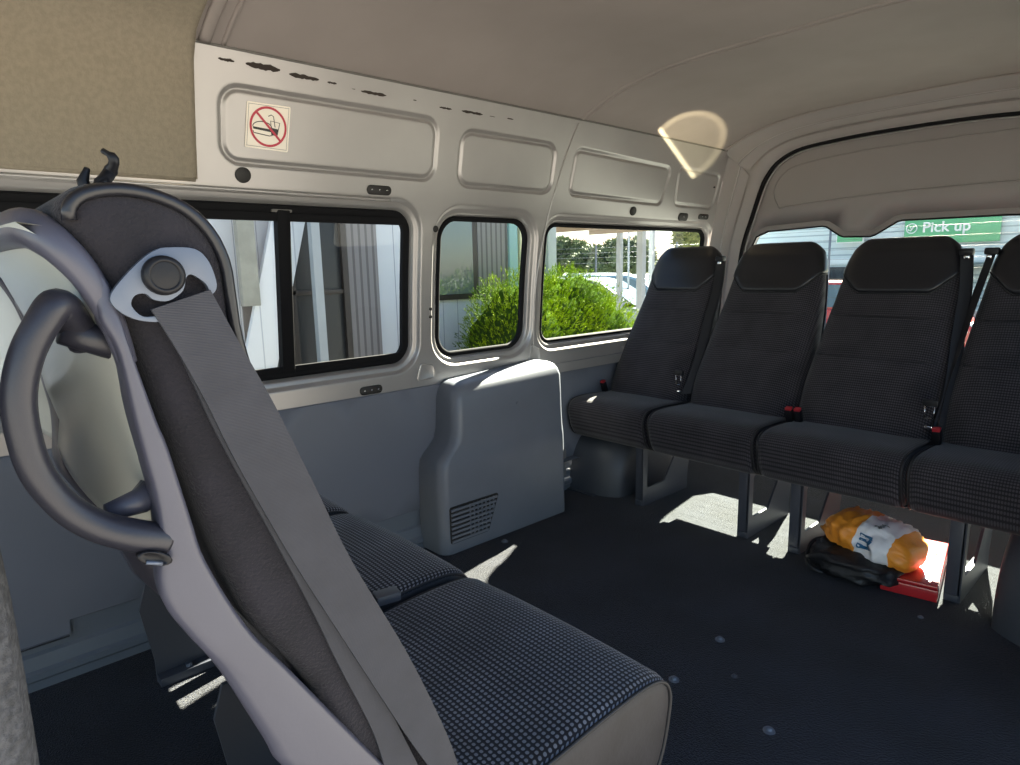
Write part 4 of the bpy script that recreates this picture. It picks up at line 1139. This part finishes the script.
house('distant brick building behind the canopy posts', (-21, 39, G), R(35), (9, 5, 2.1), 'roof_tile', 'brick')
hd_ = thing('hedge', 'long low brown green hedge along the far side of the car park', 'hedge', (-22, 22, G), R(38))
mesh('foliage', *joinp(*[blobp(Vector((k * .9 - 14, noise.noise(Vector((k, 0, 0))) * .5, .55)), Vector((.8, .6, .75)), k) for k in range(32)]), 'tree_leaf', hd_)

# green sign wall behind the rear window
sw = thing('store_wall', 'white louvred store wall seen through the rear window', 'building', (-4.4, 16.3, G))
box('wall', (0, 1.0, 1.9), (8.6, 2, 3.8), 'louvre', sw, .02)
box('lower_band', (0, -.02, 1.62), (8.6, .06, .14), 'sign_white', sw, .01)
box('shop_window', (-.8, -.03, .95), (3.2, .06, 1.1), 'dark_glass', sw, .01)
box('awning', (1.6, -.35, 1.50), (3.4, .7, .06), 'grey_green', sw, .01)
sg = thing('pickup_sign', 'green banner sign reading Pick up behind the rear window', 'sign', (-3.98, 16.20, 1.32))
box('panel', (0, 0, .38), (1.72, .05, .76), 'sign_green', sg, .004)
me = text_mesh('Pick up', .30)
for v in me.vertices: v.co = Vector((v.co.x - .08, -.03, v.co.y + .33))
link('lettering', me, 'sign_white', sg)
ringp = [g_tube([Vector((-.72 + .10 * math.cos(2 * PI * k / 20), -.03, .33 + .10 * math.sin(2 * PI * k / 20))) for k in range(20)], .012, 6, closed=True), g_tube([Vector((-.79, -.03, .31)), Vector((-.74, -.03, .28)), Vector((-.65, -.03, .40))], .014, 6), g_tube([Vector((-.76, -.03, .38)), Vector((-.72, -.03, .31)), Vector((-.68, -.03, .38))], .010, 6)]
mesh('round_mark', *joinp(*ringp), 'sign_white', sg)
s2 = thing('green_sign', 'small pale green sign left of the hump in the rear window', 'sign', (-5.95, 16.15, 1.42))
box('panel', (0, 0, .25), (.55, .05, .5), 'sign_green', s2, .004); box('rim', (0, .01, .25), (.60, .03, .55), 'sign_white', s2, .004)
pz = thing('sign_pole', 'thin grey pole outside left of the hump in the rear window', 'pole', (-4.55, 11.5, G))
mesh('shaft', *g_cyl((0, 0, 1.6), .02, 3.2, 'Z', 10), 'steel', pz); mesh('cap', *g_cyl((0, 0, 3.21), .03, .03, 'Z', 10), 'steel', pz)

# ------------------------------------------------------------------ light
w = bpy.data.worlds.new('sky'); bpy.context.scene.world = w; w.use_nodes = True
nt = w.node_tree; bg = nt.nodes['Background']
sky = nt.nodes.new('ShaderNodeTexSky'); sky.sky_type = 'NISHITA'; sky.sun_disc = False
SD = Vector((-.235, 1, .73)).normalized()
sky.sun_elevation = math.asin(SD.z); sky.sun_rotation = math.atan2(SD.x, SD.y)
sky.air_density = 1.0; sky.dust_density = .4; sky.ozone_density = 1.0
nt.links.new(sky.outputs[0], bg.inputs[0]); bg.inputs[1].default_value = .22
sl = bpy.data.lights.new('sun', 'SUN'); sl.energy = 80; sl.angle = R(.55); sl.color = (1, .91, .74)
so = bpy.data.objects.new('sun', sl); C.objects.link(so); so.rotation_euler = (-SD).to_track_quat('-Z', 'Y').to_euler()

# added spot light without a fitting, shaped to imitate sunlight bounced onto the roof
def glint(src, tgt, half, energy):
    l = bpy.data.lights.new('added_glint_spot', 'SPOT'); l.energy = energy; l.spot_size = half * 2.6; l.spot_blend = .0; l.shadow_soft_size = .004; l.color = (1, .88, .55)
    o = bpy.data.objects.new('added_glint_spot', l); C.objects.link(o); o.location = src
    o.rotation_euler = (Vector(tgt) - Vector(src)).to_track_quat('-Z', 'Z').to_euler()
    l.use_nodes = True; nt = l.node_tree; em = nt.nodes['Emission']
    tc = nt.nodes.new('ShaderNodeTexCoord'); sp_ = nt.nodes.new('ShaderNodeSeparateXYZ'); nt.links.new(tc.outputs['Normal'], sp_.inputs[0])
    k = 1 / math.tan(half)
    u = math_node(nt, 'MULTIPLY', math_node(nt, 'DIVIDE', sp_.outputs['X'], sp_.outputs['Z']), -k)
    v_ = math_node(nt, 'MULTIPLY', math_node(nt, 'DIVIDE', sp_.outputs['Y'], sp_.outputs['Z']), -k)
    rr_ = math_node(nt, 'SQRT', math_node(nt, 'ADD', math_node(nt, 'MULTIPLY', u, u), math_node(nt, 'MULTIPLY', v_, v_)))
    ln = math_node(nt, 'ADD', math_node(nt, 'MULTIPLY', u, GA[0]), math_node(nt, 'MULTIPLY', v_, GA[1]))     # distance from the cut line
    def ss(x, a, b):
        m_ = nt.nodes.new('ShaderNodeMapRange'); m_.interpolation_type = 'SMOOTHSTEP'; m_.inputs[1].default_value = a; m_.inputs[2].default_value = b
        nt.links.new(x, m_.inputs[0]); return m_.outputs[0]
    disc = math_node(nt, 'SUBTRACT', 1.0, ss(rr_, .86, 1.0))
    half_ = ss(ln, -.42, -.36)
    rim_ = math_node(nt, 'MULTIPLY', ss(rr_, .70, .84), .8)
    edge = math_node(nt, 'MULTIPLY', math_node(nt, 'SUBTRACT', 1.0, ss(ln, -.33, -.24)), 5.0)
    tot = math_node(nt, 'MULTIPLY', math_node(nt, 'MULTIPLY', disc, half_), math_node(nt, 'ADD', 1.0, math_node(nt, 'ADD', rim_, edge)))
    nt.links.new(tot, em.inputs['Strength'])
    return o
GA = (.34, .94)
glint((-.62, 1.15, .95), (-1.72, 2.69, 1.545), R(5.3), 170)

# ------------------------------------------------------------------ camera
cd = bpy.data.cameras.new('camera'); cam = bpy.data.objects.new('camera', cd); C.objects.link(cam)
rows = ((0.67568217, -0.11449372, 0.72824776), (0.73687434, 0.13394064, -0.66262818), (-0.0216752, 0.98435313, 0.17486879))
cam.matrix_world = Matrix.Translation((0, 0, 1)) @ Matrix(rows).to_4x4()
cd.sensor_width = 36; cd.lens = 645.6 / 1020 * 36; cd.clip_start = .02; cd.clip_end = 300
sc_ = bpy.context.scene; sc_.camera = cam
sc_.view_settings.view_transform = 'Standard'; sc_.view_settings.look = 'None'; sc_.view_settings.gamma = 1; sc_.view_settings.use_curve_mapping = False
sc_.view_settings.exposure = 0.68
